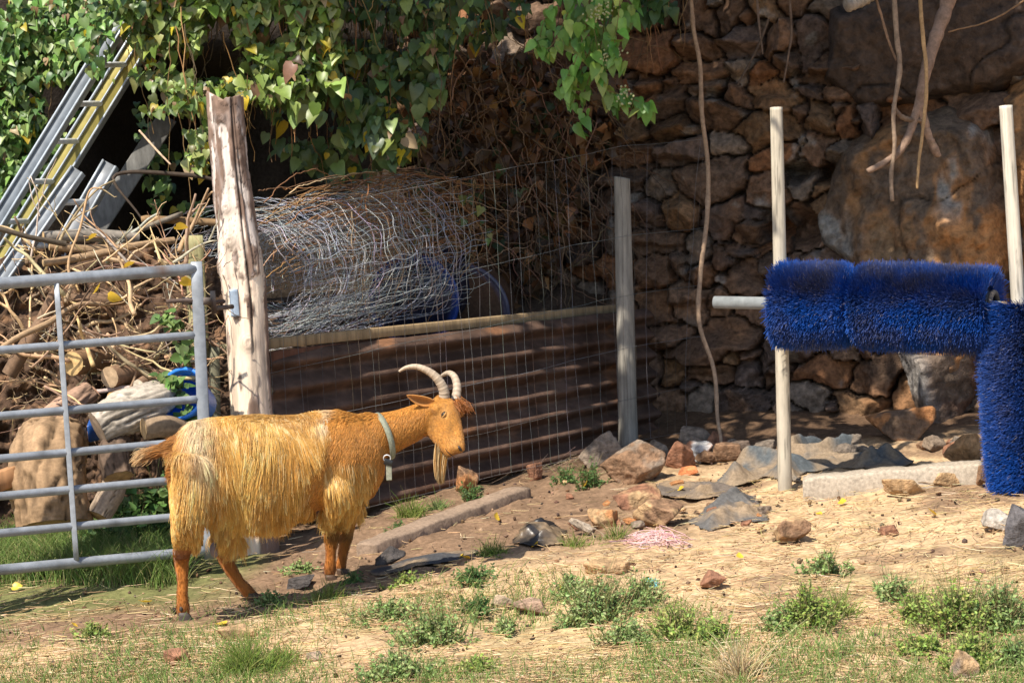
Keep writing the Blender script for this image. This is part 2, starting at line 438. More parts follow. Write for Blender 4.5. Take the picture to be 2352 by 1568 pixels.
def inside(poly, x, y):
    r = np.zeros(x.shape, bool); n = len(poly)
    for i in range(n):
        (x1, y1), (x2, y2) = poly[i], poly[(i + 1) % n]
        c = ((y1 > y) != (y2 > y)) & (x < (x2 - x1) * (y - y1) / (y2 - y1 + 1e-12) + x1)
        r ^= c
    return r
def edge_dist(poly, x, y):
    d = np.full(x.shape, 1e9); n = len(poly)
    for i in range(n):
        a = np.array(poly[i], float); b = np.array(poly[(i + 1) % n], float); ab = b - a
        t = np.clip(((x - a[0]) * ab[0] + (y - a[1]) * ab[1]) / (ab @ ab), 0, 1)
        d = np.minimum(d, np.hypot(x - a[0] - t * ab[0], y - a[1] - t * ab[1]))
    return d

def rock_face(name, poly_px, D, depth, bevel, seed, col, facets, mat_=None, step=0.014, rough=1.0, patches=()):
    """a great block standing in the rock face: outline on the wall plane, real depth towards the yard"""
    pl = [wall_at(px, py) for px, py in poly_px]; pl = [(float(a), float(b)) for a, b in pl]
    A = np.array(pl); lo = A.min(0) - .05; hi = A.max(0) + .05
    X, Y = np.meshgrid(np.arange(lo[0], hi[0], step), np.arange(lo[1], hi[1], step)); x, y = X.ravel(), Y.ravel()
    wx = x + .03 * n2(x, y, 4, seed, 3); wy = y + .03 * n2(x, y, 4, seed + 1, 3)
    ins = inside(pl, wx, wy); d = edge_dist(pl, wx, wy) * np.where(ins, 1, -1)
    H = depth * (1 - (1 - np.clip(d / bevel, 0, 1)) ** 2.2)
    f = np.full(len(x), 9.0)
    for (px, py, a, b, c) in facets:
        s0, h0 = wall_at(px, py); f = np.minimum(f, c + a * (x - s0) + b * (y - h0))
    H = np.minimum(H, np.where(ins, f, 0) if len(facets) else H)
    H = np.where(ins, H, -0.3)
    H = H + rough * np.where(ins, 0.055 * n2(x, y, 1.9, seed + 2, 4) + .035 * n2(x, y, 6, seed + 3, 4) + .014 * n2(x, y, 28, seed + 4, 3) + .05 * (.35 - np.abs(n2(x * 1.2, y, 3.3, seed + 11, 4))) + .03 * (.3 - np.abs(n2(x, y * .6, 7.5, seed + 12, 3))), 0)
    cr = np.abs(n2(x, y, 1.6, seed + 9, 3)); H -= np.where(ins, .03 * sst(.03, .0, cr), 0)
    V = wall_pt(x, y, H)
    hh, ww = X.shape; i = np.arange(hh * ww).reshape(hh, ww)
    F = np.stack([i[:-1, :-1], i[:-1, 1:], i[1:, 1:], i[1:, :-1]], -1).reshape(-1, 4)
    keep = (d > -0.05)[F].all(1); F = F[keep]
    C = np.broadcast_to(np.array(col), (len(x), 3)) * (1 + .35 * n2(x, y, 6, seed + 5, 4)[:, None])
    for (px, py, r, c, th) in patches:
        s0, h0 = wall_at(px, py); w = sst(1.15, .55, np.hypot(x - s0, (y - h0) * .8) / r) * sst(th - .12, th + .16, n2(x * 1.6, y * .8, 3.2, seed + 6, 4))
        C = C * (1 - w[:, None]) + np.array(c) * w[:, None]
    C = C * (1 - .6 * sst(.025, .0, cr))[:, None]
    used = np.unique(F); mp_ = np.full(len(V), -1); mp_[used] = np.arange(len(used))
    return mesh_np(name, V[used], [mp_[F]], mat_ or M_CLIFF, None, np.clip(C[used], .008, .7))

RUSTC = (.40, .19, .07); GREYC = (.30, .27, .23)
tag(rock_face("boulder", [(1880, 500), (1905, 440), (1930, 335), (2050, 268), (2200, 235), (2290, 290), (2345, 480), (2345, 690), (2270, 830), (2190, 1010), (2148, 1005), (2085, 850), (1990, 650), (1890, 560)],
    13.6, .42, .26, 101, (.15, .10, .064), [(2080, 560, .10, -.10, .40), (1950, 560, .9, 0, .22), (2250, 850, -1.3, .5, .30), (2160, 850, .2, .7, .34)],
    rough=1.7, patches=((2190, 640, .6, RUSTC, .0), (2060, 420, .5, (.27, .14, .06), .08), (2250, 450, .4, RUSTC, .12), (2080, 640, .4, (.24, .15, .08), .1), (2220, 370, .3, GREYC, .2), (1900, 560, .25, GREYC, .15), (2110, 900, .3, (.26, .23, .19), .0))),
    "huge smooth brown boulder with rust stains set into the stone wall", "boulder")
tag(rock_face("boulder", [(2290, 215), (2360, 165), (2560, 150), (2600, 500), (2560, 760), (2350, 760), (2340, 520), (2300, 330)], 13.5, .5, .22, 131, (.20, .115, .055),
    [(2400, 450, -.3, -.2, .45)], patches=((2340, 560, .6, RUSTC, -.1), (2340, 250, .4, RUSTC, -.1))),
    "rust orange rock face beside the white pole at the right edge", "boulder")
tag(rock_face("boulder", [(1900, 20), (2120, -60), (2400, -60), (2420, 150), (2290, 215), (2130, 235), (1990, 255), (1900, 190)], 13.8, .34, .16, 151, (.075, .05, .036),
    [(2100, 120, .1, .35, .3)], patches=((2300, 180, .3, (.2, .1, .04), .1),)), "dark overhanging rock above the smooth brown boulder", "boulder")

tag(rock_face("rock_slab", [(2062, 792), (2255, 780), (2275, 845), (2200, 1000), (2150, 1012), (2118, 930)], 13.4, .62, .10, 171, (.15, .105, .075),
    [(2150, 900, 2.2, .35, .56), (2150, 900, -1.5, .3, .56)], patches=((2105, 880, .22, (.30, .27, .24), -.25), (2230, 860, .2, (.10, .05, .03), -.2))), "angular pointed slab of rock leaning at the wall base behind the upright brush", "rock")
# ------------------------------------------------------------------ loose stones
def ico(sub=3):
    bm = bmesh.new(); bmesh.ops.create_icosphere(bm, subdivisions=sub, radius=1.0)
    V = np.array([v.co[:] for v in bm.verts]); F = np.array([[v.index for v in f.verts] for f in bm.faces]); bm.free(); return V, F
ICO4 = ico(5); ICO3 = ico(3); ICO2 = ico(2)
def rock_shape(seed, dims, nplanes=9, rough=.08, base=ICO4, sharp=1.0):
    rng = np.random.default_rng(seed); d, F = base
    n = unit(rng.normal(0, 1, (nplanes, 3)) * np.array([1, 1, .8])); n = np.concatenate([n, [[0, 0, 1], [0, 0, -1], [1, .1, .1], [-1, .1, 0], [0, -1, .1], [.1, 1, .1]]])
    n = unit(n + rng.normal(0, .30, n.shape)); c = rng.uniform(.55, .98, len(n))
    q = (d @ n.T) / c; r = 1.0 / np.maximum((np.maximum(q, 0) ** 36).sum(1) ** (1 / 36), .3)
    r = r * (1 + rough * fbm(d * 2.3 + seed, 4, seed) + rough * .5 * fbm(d * 7 + seed, 3, seed + 5))
    V = d * r[:, None]
    V = V / np.abs(V).max(0) * (np.asarray(dims) / 2)
    return V, F
def rock(px, py, w, h, col, label, seed, tilt=0.0, yaw=None, depth=None, name="rock", mat_=None, rough=.09, col2=None, nplanes=9, sink=.18):
    """a loose stone whose foot is at (px, py), w x h in picture units"""
    g = G(px, py); D = float(PIX(g)[2]); k = D / FPX
    W, H = w * k, h * k; dp = depth * k if depth else .5 * (W + H)
    V, F = rock_shape(seed, (W * 1.0, dp, H * (1 + sink)), nplanes, rough)
    R = Matrix.Rotation(yaw if yaw is not None else 0.0, 3, 'Z') @ Matrix.Rotation(tilt, 3, 'Y')
    V = V @ np.array(R).T
    x = V / k
    C = np.broadcast_to(np.array(col, float), (len(V), 3)) * (1 + .3 * fbm(V * 14 + seed, 4, seed)[:, None])
    if col2 is not None:
        w_ = sst(-.05, .25, fbm(V * 9 + seed, 4, seed + 3)); C = C * (1 - w_[:, None]) + np.array(col2) * w_[:, None]
    o = mesh_np(name, V, [F], mat_ or M_STONE, None, np.clip(C, .01, .8), smooth=True)
    o.location = Vector(g + np.array([0, dp * .25, H * .5 * (1 - sink)]))
    return tag(o, label, name.replace('_', ' ') if name != 'rock' else 'rock', "loose stones lying in the yard")

TAN = (.42, .27, .14); BRN = (.24, .14, .08); GBR = (.25, .19, .14); RED = (.27, .13, .075); ORG = (.42, .19, .075); GRY = (.24, .22, .20); DRK = (.075, .065, .06)
ROCKS = [
 (1068, 1130, 62, 58, BRN, "small rust brown rock by the far end of the broken kerb", 1, .2, ORG),
 (1385, 1070, 120, 70, GBR, "grey brown slab of rock at the foot of the grey fence post", 2, -.3, None),
 (1460, 1110, 150, 88, BRN, "large brown wedge of rock leaning in front of the grey fence post", 3, -.35, GBR),
 (1560, 1078, 85, 66, RED, "reddish rock between the brown wedge rock and the hanging vine", 4, .2, None),
 (1607, 1062, 62, 48, (.50, .48, .46), "white faced stone in shade behind the orange brick piece", 5, .1, RED),
 (1580, 1092, 54, 24, (.52, .18, .07), "flat orange piece of brick before the white stone", 6, 0, None),
 (1380, 1212, 76, 46, ORG, "orange stone beside the big brown block in mid yard", 7, .1, TAN),
 (1520, 1208, 125, 82, BRN, "big brown block of stone near the tangled pink twine", 8, .15, TAN),
 (1465, 1168, 130, 50, RED, "flat reddish slab behind the big brown block", 9, -.05, TAN),
 (1350, 1235, 70, 44, (.40, .32, .24), "pale half buried stone next to the orange stone", 10, .0, None),
 (1815, 1246, 98, 58, TAN, "tan rounded rock alone on the straw below the cloth", 11, -.2, BRN),
 (2075, 1142, 110, 44, TAN, "tan broken rock against the front of the concrete kerb", 12, .05, BRN),
 (2180, 1118, 80, 36, TAN, "low tan stone right of the rock at the concrete kerb", 13, 0, None),
 (2258, 1118, 40, 62, GBR, "narrow upright stone at the end of the concrete kerb", 14, .15, BRN),
 (2232, 1068, 120, 74, (.40, .23, .11), "big tan sloping rock behind the concrete kerb", 15, -.2, None),
 (1232, 1100, 46, 44, RED, "rust coloured stone beside the dark green weeds", 16, .1, None),
 (398, 1528, 66, 46, RED, "small reddish rock among grass at the bottom left", 17, -.1, None),
 (2216, 1566, 66, 72, TAN, "pointed tan stone at the bottom right corner", 18, .15, GBR),
 (545, 1472, 100, 34, TAN, "flat tan rock in the straw below the hind hooves", 19, 0, None),
 (1405, 1318, 130, 32, TAN, "wide flat tan stone half buried in mid yard", 20, 0, None),
 (1640, 1352, 66, 40, RED, "dull reddish stone right of the green weed patch", 21, 0, None),
 (1215, 1410, 100, 44, (.33, .22, .15), "brown flat stone left of the green weed patch", 22, 0, None),
 (1150, 1395, 60, 30, (.44, .33, .22), "pale low stone between the two weed patches", 23, 0, None),
 (893, 1300, 74, 40, DRK, "dark grey stone at the near end of the broken kerb", 24, -.3, None),
 (686, 1350, 72, 30, DRK, "dark charred block lying beside the front hooves", 25, -.12, None),
 (2292, 1216, 92, 46, (.40, .35, .29), "speckled lump of concrete at the right edge", 26, 0, GRY),
 (2352, 1262, 80, 110, (.11, .10, .10), "dark grey rock cut off by the right edge", 27, .3, None),
 (2040, 1230, 60, 24, RED, "thin reddish stone on the bare soil at right", 28, 0, None),
 (720, 1520, 50, 24, (.36, .26, .18), "small pale stone in grass near the bottom left", 29, 0, None),
 (1600, 1020, 90, 40, GBR, "grey brown stone at the foot of the wall behind the vine", 30, .1, None),
 (1700, 1050, 80, 40, (.16, .115, .085), "dark brown stone at the wall foot left of the white pole", 31, 0, None),
 (2085, 1010, 170, 82, (.17, .11, .07), "long brown stone at the bottom of the wall under the brush", 32, .05, ORG),
 (1985, 935, 130, 100, GRY, "grey block low in the wall under the blue roller", 33, .1, GBR),
 (1890, 940, 150, 110, (.21, .18, .15), "broad grey brown block by the white pole at the wall", 34, -.05, GBR),
]
for (px, py, w, h, c, lab, sd, tl, c2) in ROCKS:
    if sd in (33, 34): continue
    rock(px, py, w, h, c, lab, sd, tl, yaw=(sd * 1.7) % .9 - .45, col2=c2)

_rg = np.random.default_rng(191)
for i in range(26):
    px = _rg.uniform(1480, 2240); py = _rg.uniform(1022, 1060) + (8 if px < 1700 else 0); w = _rg.uniform(26, 80)
    rock(px, py, w, w * _rg.uniform(.4, .75), [BRN, GBR, (.19, .15, .115), RED, (.23, .17, .12)][i % 5], "brown rubble stone lying with others along the shaded foot of the wall", 300 + i, _rg.normal(0, .25), yaw=_rg.uniform(-.6, .6), name="rubble_stone")
for i in range(24):
    px = _rg.uniform(1290, 1760); py = _rg.uniform(1105, 1225); w = _rg.uniform(16, 46)
    rock(px, py, w, w * _rg.uniform(.4, .7), [TAN, GBR, RED, ORG, BRN][i % 5], "small broken stone scattered on the bare soil before the grey cloths", 340 + i, _rg.normal(0, .25), yaw=_rg.uniform(-.6, .6), name="broken_stone")
for o_ in [o for o in COL.objects if o.name.startswith("broken_stone")]: o_['group'] = "small broken stones in mid yard"; o_['category'] = "stone"
for o_ in [o for o in COL.objects if o.name.startswith("rubble_stone")]: o_['group'] = "rubble stones at the wall foot"; o_['category'] = "stone"
# ------------------------------------------------------------------ the goat
def loft(rings, seg=20):
    """rings: (centre, axis1, axis2) ellipses, closed at both ends"""
    an = np.arange(seg) * 2 * math.pi / seg
    V = np.concatenate([np.asarray(c) + np.cos(an)[:, None] * np.asarray(a) + np.sin(an)[:, None] * np.asarray(b) for c, a, b in rings])
    idx = np.arange(len(rings) * seg).reshape(len(rings), seg); r = np.roll(idx, -1, 1)
    F4 = np.stack([idx[:-1], r[:-1], r[1:], idx[1:]], -1).reshape(-1, 4)
    n = len(V); V = np.concatenate([V, [np.asarray(rings[0][0]), np.asarray(rings[-1][0])]])
    F3 = np.concatenate([np.stack([r[0], idx[0], np.full(seg, n)], -1), np.stack([idx[-1], r[-1], np.full(seg, n + 1)], -1)])
    return V, [F4, F3]
def tube_loft(pts, rin, rlat, lat, seg=18, n=None):
    """limb: centres, radius across the limb in the side view, radius sideways, sideways direction"""
    pts = np.asarray(pts, float); n = n or 5 * len(pts)
    c = smooth_path(pts, n); a = interp(rin, n); b = interp(rlat, n)
    T = np.gradient(c, axis=0); T = unit(T); lat = np.asarray(lat, float)
    rings = []
    for i in range(n):
        up = unit(np.cross(T[i], lat)); la = unit(np.cross(up, T[i])); rings.append((c[i], a[i] * up, b[i] * la))
    return loft(rings, seg)

def DM(px): return 9.45 + (np.asarray(px, float) - 420) * .00092          # depth of the animal's middle plane
_f = P(872, 1000, DM(872)) - P(420, 1000, DM(420)); _f[2] = 0
GF = unit(_f); GL = np.array([-GF[1], GF[0], 0.0]); GU = np.array([0, 0, 1.0])   # forward, away side, up
KG = 9.62 / FPX                                                            # metres per picture unit at the animal
def PG(px, py, off=0.0):
    """point over the animal's middle plane, off metres to its far side"""
    px = float(px); D = float(DM(px)); p = P(px, py, D)
    q = p + GL * off
    # keep the picture position: slide along the view ray's depth change
    return P(px, py, float(PIX(q)[2]))

def make_goat():
    rng = np.random.default_rng(5)
    root = empty("goat", G(600, 1378))
    tag(root, "ginger goat with long pale shaggy coat, curved horns and beard standing in profile", "goat")
    A = Acc()
    # trunk
    T = [(400, 1020, 1075, .045), (416, 992, 1120, .085), (446, 968, 1165, .125), (490, 960, 1190, .15), (545, 955, 1198, .165), (600, 953, 1202, .174), (650, 955, 1198, .174),
         (700, 953, 1182, .165), (745, 944, 1160, .150), (785, 942, 1168, .138), (820, 950, 1160, .120), (850, 962, 1140, .095), (872, 990, 1100, .062)]
    rings = []
    for px, t, b, hw in T:
        D = float(DM(px)); c = P(px, (t + b) / 2, D); hh = (b - t) / 2 * D / FPX
        rings.append((c, GU * hh, GL * hw))
    A.add(*loft(rings, 26), np.zeros(3))
    # neck
    A.add(*tube_loft([PG(800, 1040), PG(842, 1012), PG(882, 998), PG(920, 984), PG(958, 968), PG(992, 950)],
                     np.array([82, 66, 52, 45, 41, 36]) * KG, [.115, .085, .066, .058, .054, .05], GL), np.zeros(3))
    # head, turned a little towards the viewer
    tc = unit(CAM - PG(1020, 960)); tc[2] = 0; tc = unit(tc)
    hp = [P(994, 928, 9.99), P(1012, 944, 9.97), P(1022, 966, 9.95), P(1034, 992, 9.92), P(1043, 1016, 9.895), P(1047, 1031, 9.88), P(1048, 1040, 9.875)]
    ax = unit(hp[-1] - hp[0]); left = np.array([-1.0, 0, 0])
    ln = unit(tc * .93 + left * .36); ln = unit(ln - (ln @ ax) * ax)          # towards the near side of the head
    A.add(*tube_loft(hp, np.array([30, 40, 41, 33, 27, 24, 18]) * KG, [.046, .060, .058, .042, .036, .036, .026], -ln, 20, 30), np.zeros(3))
    # jaw, chin
    A.add(*tube_loft([P(990, 968, 9.96), P(1005, 992, 9.94), P(1025, 1026, 9.90), P(1038, 1045, 9.885)], np.array([24, 23, 15, 11]) * KG, [.046, .046, .034, .024], -ln), np.zeros(3))
    # brow
    for sgn, q in ((1, P(1016, 942, 9.96)), (-1, P(1040, 940, 9.96))):
        A.add(*tube_loft([q - ax * .03 + ln * .046 * sgn, q + ln * .056 * sgn, q + ax * .03 + ln * .046 * sgn], [.012, .022, .012], [.012, .018, .012], -ln), np.zeros(3))
    # legs: (px, py, half width px), sideways offset
    gn = {}
    def leg(pts, lat_off, lat_r, Ds=None):
        c = [P(px, py, d) for (px, py, r), d in zip(pts, Ds)]
        A.add(*tube_loft(c, [r * KG for _, _, r in pts], lat_r, GL, 16), np.zeros(3))
        return c
    dn = GD(420, 1427); df = GD(586, 1376); en = GD(757, 1334); ef = GD(783, 1318)
    m = lambda px, o: float(PIX(PG(px, 1200, o))[2])
    leg([(452, 1050, 66), (440, 1120, 52), (434, 1190, 40), (424, 1250, 25), (417, 1276, 20), (419, 1330, 12.5), (419, 1374, 13), (420, 1396, 17), (422, 1412, 14)], 0, [.085, .075, .06, .036, .028, .021, .023, .026, .02],
        [m(452, -.07), m(440, -.085), m(434, -.09), m(424, -.085) * .5 + dn * .5, dn, dn, dn, dn, dn])
    leg([(505, 1100, 60), (512, 1170, 44), (514, 1225, 30), (512, 1262, 21), (525, 1298, 16.5), (548, 1334, 14), (568, 1356, 15), (578, 1368, 15)], 0, [.085, .075, .05, .032, .024, .021, .024, .02],
        [m(505, .07), m(500, .08), m(500, .09), df, df, df, df, df])
    leg([(782, 1040, 62), (776, 1100, 50), (770, 1150, 34), (764, 1205, 20), (762, 1234, 20.5), (760, 1272, 12.5), (758, 1304, 15.5), (756, 1322, 15)], 0, [.07, .065, .045, .03, .028, .02, .023, .02],
        [m(782, -.09), m(776, -.11), m(770, -.105), en, en, en, en, en])
    leg([(806, 1050, 58), (806, 1110, 45), (803, 1165, 30), (799, 1200, 20), (794, 1236, 17), (787, 1276, 12), (783, 1298, 13.5), (782, 1310, 14)], 0, [.07, .06, .045, .03, .026, .02, .022, .02],
        [m(806, .08), m(806, .095), m(803, .09), ef, ef, ef, ef, ef])
    # tail
    A.add(*tube_loft([PG(414, 1018), PG(386, 1030), PG(358, 1036), PG(336, 1042)], np.array([22, 15, 11, 5]) * KG, [.03, .024, .018, .008], GL), np.zeros(3))
    raw = A.build("raw", None)
    r = raw.modifiers.new("r", 'REMESH'); r.mode = 'VOXEL'; r.voxel_size = 0.0095
    s = raw.modifiers.new("s", 'SMOOTH'); s.factor = .5; s.iterations = 5
    dg = bpy.context.evaluated_depsgraph_get(); me = bpy.data.meshes.new_from_object(raw.evaluated_get(dg))
    bpy.data.objects.remove(raw, do_unlink=True)
    n = len(me.vertices); V = np.empty(n * 3); me.vertices.foreach_get("co", V); V = V.reshape(-1, 3)
    N = np.empty(n * 3); me.vertex_normals.foreach_get("vector", N); N = N.reshape(-1, 3)
    me.calc_loop_triangles(); nt_ = len(me.loop_triangles); tri = np.empty(nt_ * 3, np.int32); me.loop_triangles.foreach_get("vertices", tri); tri = tri.reshape(-1, 3)
    # coat colours of the animal: ginger head, neck, shoulder and legs; pale on flank, rump, thighs and forearm
    GIN = np.array([.56, .25, .048]); DGN = np.array([.40, .135, .022]); PAL = np.array([.66, .42, .16]); WHT = np.array([.88, .74, .50])
    def region(p):
        px, py, D = PIX(p)
        lim = 738 + 26 * n2(px, py, .03, 71, 3) - 42 * sst(1030, 1100, py)
        flank = sst(395, 412, px) * sst(lim + 24, lim - 30, px) * sst(1262, 1235, py)
        al = 868 - .5 * np.clip(py - 1090, 0, 200); arm = sst(742, 752, px) * sst(al, al - 16, px) * sst(1055, 1085, py) * sst(1222, 1196, py)
        thigh = sst(472, 458, px) * sst(1080, 1110, py) * sst(1275, 1245, py)
        return px, py, flank, arm, thigh
    def coat(p):
        px, py, fl, arm, th = region(p)
        c = GIN + (DGN - GIN) * (sst(1215, 1270, py) * (px > 380))[:, None]
        jt = .35 * np.clip(np.exp(-((py - 1395) / 14) ** 2) * (px < 470) + np.exp(-((py - 1278) / 13) ** 2) * (px < 470) + np.exp(-((py - 1236) / 13) ** 2) * (px > 700) * (px < 830) + np.exp(-((py - 1308) / 12) ** 2) * (px > 700) * (px < 830), 0, 1); c = c * (1 - jt[:, None])
        w = np.clip(np.maximum(np.maximum(fl * (.55 + .25 * n2(px, py, .018, 72)), arm * .55), th * .5), 0, 1)
        c = c * (1 - w[:, None]) + PAL * w[:, None]
        spine = sst(1000, 962, py) * sst(440, 500, px) * sst(720, 650, px)
        c = c * (1 - .35 * spine[:, None]) + np.array([.30, .14, .04]) * .35 * spine[:, None]
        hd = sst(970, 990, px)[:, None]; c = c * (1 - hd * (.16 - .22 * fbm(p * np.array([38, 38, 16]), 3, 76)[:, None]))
        dk = .30 * np.exp(-((px - 1054) / 13) ** 2 - ((py - 940) / 20) ** 2) + .28 * np.exp(-((px - 988) / 11) ** 2 - ((py - 975) / 26) ** 2) + .25 * np.exp(-((px - 1036) / 7) ** 2 - ((py - 978) / 16) ** 2) + .2 * np.exp(-((py - 1050) / 7) ** 2) * (px > 1005); c = c * (1 - hd * dk[:, None])  # darker brow, tear streak and chin; the ear's shadow painted on the jaw
        face = np.exp(-(((px - 1020) / 16) ** 2 + ((py - 950) / 13) ** 2)) + .8 * np.exp(-(((px - 1048) / 18) ** 2 + ((py - 1018) / 16) ** 2))
        c = c * (1 - .45 * np.clip(face, 0, 1)[:, None]) + np.array([.62, .36, .13]) * .45 * np.clip(face, 0, 1)[:, None]
        return c
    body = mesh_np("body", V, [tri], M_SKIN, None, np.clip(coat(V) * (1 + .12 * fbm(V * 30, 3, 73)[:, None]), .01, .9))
    under(body, root)
    # ---- hair
    a, b, c = V[tri[:, 0]], V[tri[:, 1]], V[tri[:, 2]]
    area = np.linalg.norm(np.cross(b - a, c - a), axis=1) / 2
    px, py, fl, arm, th = region((a + b + c) / 3)
    def sample(wt, num):
        p = area * wt; p = p / p.sum(); k = rng.choice(len(p), num, p=p)
        u = rng.random((num, 2)); fl_ = u.sum(1) > 1; u[fl_] = 1 - u[fl_]
        w = np.stack([1 - u.sum(1), u[:, 0], u[:, 1]], 1)
        return (V[tri[k]] * w[..., None]).sum(1), unit((N[tri[k]] * w[..., None]).sum(1))
    def grow(pos, nrm, flow, length, droop=.8, K=6, lift=.10, clump=.024, cstr=.8, wav=.25, seed=0):
        n = len(pos); flow = unit(flow - (flow * nrm).sum(1, keepdims=True) * nrm)
        pts = np.empty((n, K, 3)); p = pos + nrm * .002; pts[:, 0] = p
        sway = np.stack([vn(pos * 9 + 3, seed), vn(pos * 9 + 17, seed + 1), vn(pos * 9 + 31, seed + 2)], -1) * wav + rng.normal(0, .10, (n, 3))
        for k in range(1, K):
            t = (k - 1) / (K - 1)
            g = flow * (1 - droop * t) + np.array([0, 0, -1.0]) * droop * t + nrm * lift * (1 - t) + sway * (1 if k % 2 else .6)
            p = p + unit(g) * (length / (K - 1))[:, None]; pts[:, k] = p
        # locks: strands rooted together run together
        jit = np.stack([vn(pos * 40, 91), vn(pos * 40, 92), vn(pos * 40, 93)], -1) * clump * .8
        key = np.floor((pos + jit) / clump).astype(np.int64); key = key[:, 0] * 1000003 + key[:, 1] * 10007 + key[:, 2]
        _, inv = np.unique(key, return_inverse=True); m_ = inv.max() + 1
        cnt = np.bincount(inv, minlength=m_)
        mean = np.stack([np.stack([np.bincount(inv, pts[:, k, d], m_) for d in range(3)], -1) / cnt[:, None] for k in range(K)], 1)
        t = np.linspace(0, 1, K)[None, :, None] ** 1.3 * cstr
        lj = rng.normal(0, 1, m_)[inv]
        return pts * (1 - t) + mean[inv] * t, lj
    zdn = np.array([0, 0, -1.0])
    def hair(name, wt, num, flowf, lenf, rad, colf, streak=0.0, **kw):
        pos, nrm = sample(wt, num); L = lenf(pos) * rng.uniform(.65, 1.25, num) * np.where(rng.random(num) < .05 * (streak > 0), 1.6, 1.0)
        pts, lj = grow(pos, nrm, flowf(pos, nrm), L, **kw); K = pts.shape[1]
        C = colf(pos); C = C * (1 + .10 * lj[:, None] + rng.normal(0, .10, (num, 1)))
        if streak: u = np.clip(lj * .5 + rng.normal(0, .7, num), -1.6, 1.8); hi = sst(.55, 1.3, u)[:, None] * streak; lo = sst(-.5, -1.3, u)[:, None] * streak; C = C * (1 - hi) + np.array([.98, .81, .44]) * hi; C = C * (1 - lo * .7) + np.array([.46, .19, .035]) * lo * .7
        tipc = np.linspace(0.86, 1.12, K)[None, :, None]
        CC = np.clip(C[:, None, :] * tipc, .01, .92)
        Vh, Fh = tubes(pts, rad * np.linspace(1, .25, K)[None, :] * rng.uniform(.7, 1.3, (num, 1)), 3)
        o = mesh_np(name, Vh, Fh, M_FUR, None, rep(CC, 3)); under(o, root); return o
    def flank_col(p):
        px, py, fl, arm, th = region(p)
        w = .5 + .5 * n2(px * .9, py * .35, .02, 74, 2) * 1.6 + .25 * sst(960, 1100, py)
        w = np.clip(w, 0, 1)[:, None]
        c = np.array([.64, .30, .052]) * (1 - w) + np.array([.88, .53, .135]) * w
        rump = (np.exp(-((px - 458 - (py - 1000) * .1) / 30) ** 2) * sst(1130, 1040, py) * (py > 950))[:, None] * .78
        sh = (np.exp(-(((px - 752 + (py - 960) * .5) / 16) ** 2)) * sst(1010, 975, py))[:, None] * .8
        sp = (sst(985, 958, py) * sst(520, 560, px) * sst(735, 700, px))[:, None] * .65
        c = c * (1 - sp) + np.array([.36, .175, .05]) * sp
        gb = (1 - fl)[:, None] * (px > 600)[:, None] * .8; c = c * (1 - gb) + GIN * 1.1 * gb
        k = np.maximum(rump, sh); return c * (1 - k) + WHT * k
    def flank_flow(p, nrm):
        px, py, *_ = region(p)
        back = -GF * (.20 + .25 * n2(px, py, .012, 75))[:, None]
        swirl = GF * (.30 * sst(640, 740, px) * sst(1100, 980, py))[:, None]
        lat = GL * np.sign((nrm @ GL))[:, None] * (.6 * sst(985, 955, py))[:, None]
        return zdn + back + swirl + lat
    hair("flank_hair", fl * (py < 1232) , 90000, flank_flow,
         lambda p: (.35 + .65 * region(p)[2]) * np.minimum(.045 + .065 * sst(960, 1080, PIX(p)[1]), .012 + np.maximum(1240 + 52 * np.exp(-((PIX(p)[0] - 546) / 34) ** 2) - 45 * sst(510, 480, PIX(p)[0]) + rng.normal(0, 14, len(p)) - PIX(p)[1], 0) * KG), .00115, flank_col, lift=.045, clump=.024, cstr=.5, wav=.42, seed=3, streak=.75)
    belly = sst(1150, 1190, py) * sst(505, 530, px) * sst(728, 700, px) * (py < 1235)
    hair("belly_hair", belly + 1e-9, 14000, lambda p, n_: zdn - GF * .1 + n_ * .3 + GF * (.45 * sst(640, 720, PIX(p)[0]))[:, None], lambda p: .022 + .035 * sst(600, 520, PIX(p)[0]) + .03 * sst(650, 690, PIX(p)[0]), .0013,
         lambda p: flank_col(p) * .5 + np.array([.84, .49, .125]) * .5, lift=.2, clump=.028, seed=9, streak=.6)
    hair("thigh_hair", (th + .9 * sst(395, 400, px) * sst(468, 450, px) * sst(1040, 1080, py) * sst(1270, 1240, py)) * (py < 1262) + 1e-9, 15000,
         lambda p, n_: zdn + GF * (.25 * sst(415, 450, PIX(p)[0]))[:, None], lambda p: np.minimum(.05 + .03 * sst(1120, 1230, PIX(p)[1]), .008 + np.maximum(1240 + 46 * sst(430, 458, PIX(p)[0]) + rng.normal(0, 14, len(p)) - PIX(p)[1], 0) * KG), .0013,
         lambda p: np.array([.84, .48, .125]) - np.array([.26, .25, .12]) * (np.exp(-((PIX(p)[0] - 428) / 12) ** 2) * sst(1215, 1170, PIX(p)[1]))[:, None], lift=.07, clump=.022, seed=13, streak=.7)
    fth = sst(500, 512, px) * sst(560, 540, px) * sst(1170, 1200, py) * sst(1275, 1255, py)
    hair("thigh_hair", fth + 1e-9, 2500, lambda p, n_: zdn + GF * .2, lambda p: np.full(len(p), .07), .0016, lambda p: np.array([.62, .33, .09]) + np.zeros_like(p), lift=.15, seed=15)
    hair("forearm_hair", arm + 1e-9, 15000, lambda p, n_: zdn - GF * .12 + GF * (.25 * sst(800, 850, PIX(p)[0]))[:, None], lambda p: np.minimum(.055 + .02 * sst(1080, 1140, PIX(p)[1]), .010 + np.maximum(1216 + rng.normal(0, 16, len(p)) - PIX(p)[1], 0) * KG), .0013,
         lambda p: np.array([.84, .49, .13]) + (np.array([.56, .26, .055]) - np.array([.84, .49, .13])) * sst(1110, 1060, PIX(p)[1])[:, None], lift=.08, clump=.022, seed=17, streak=.7)
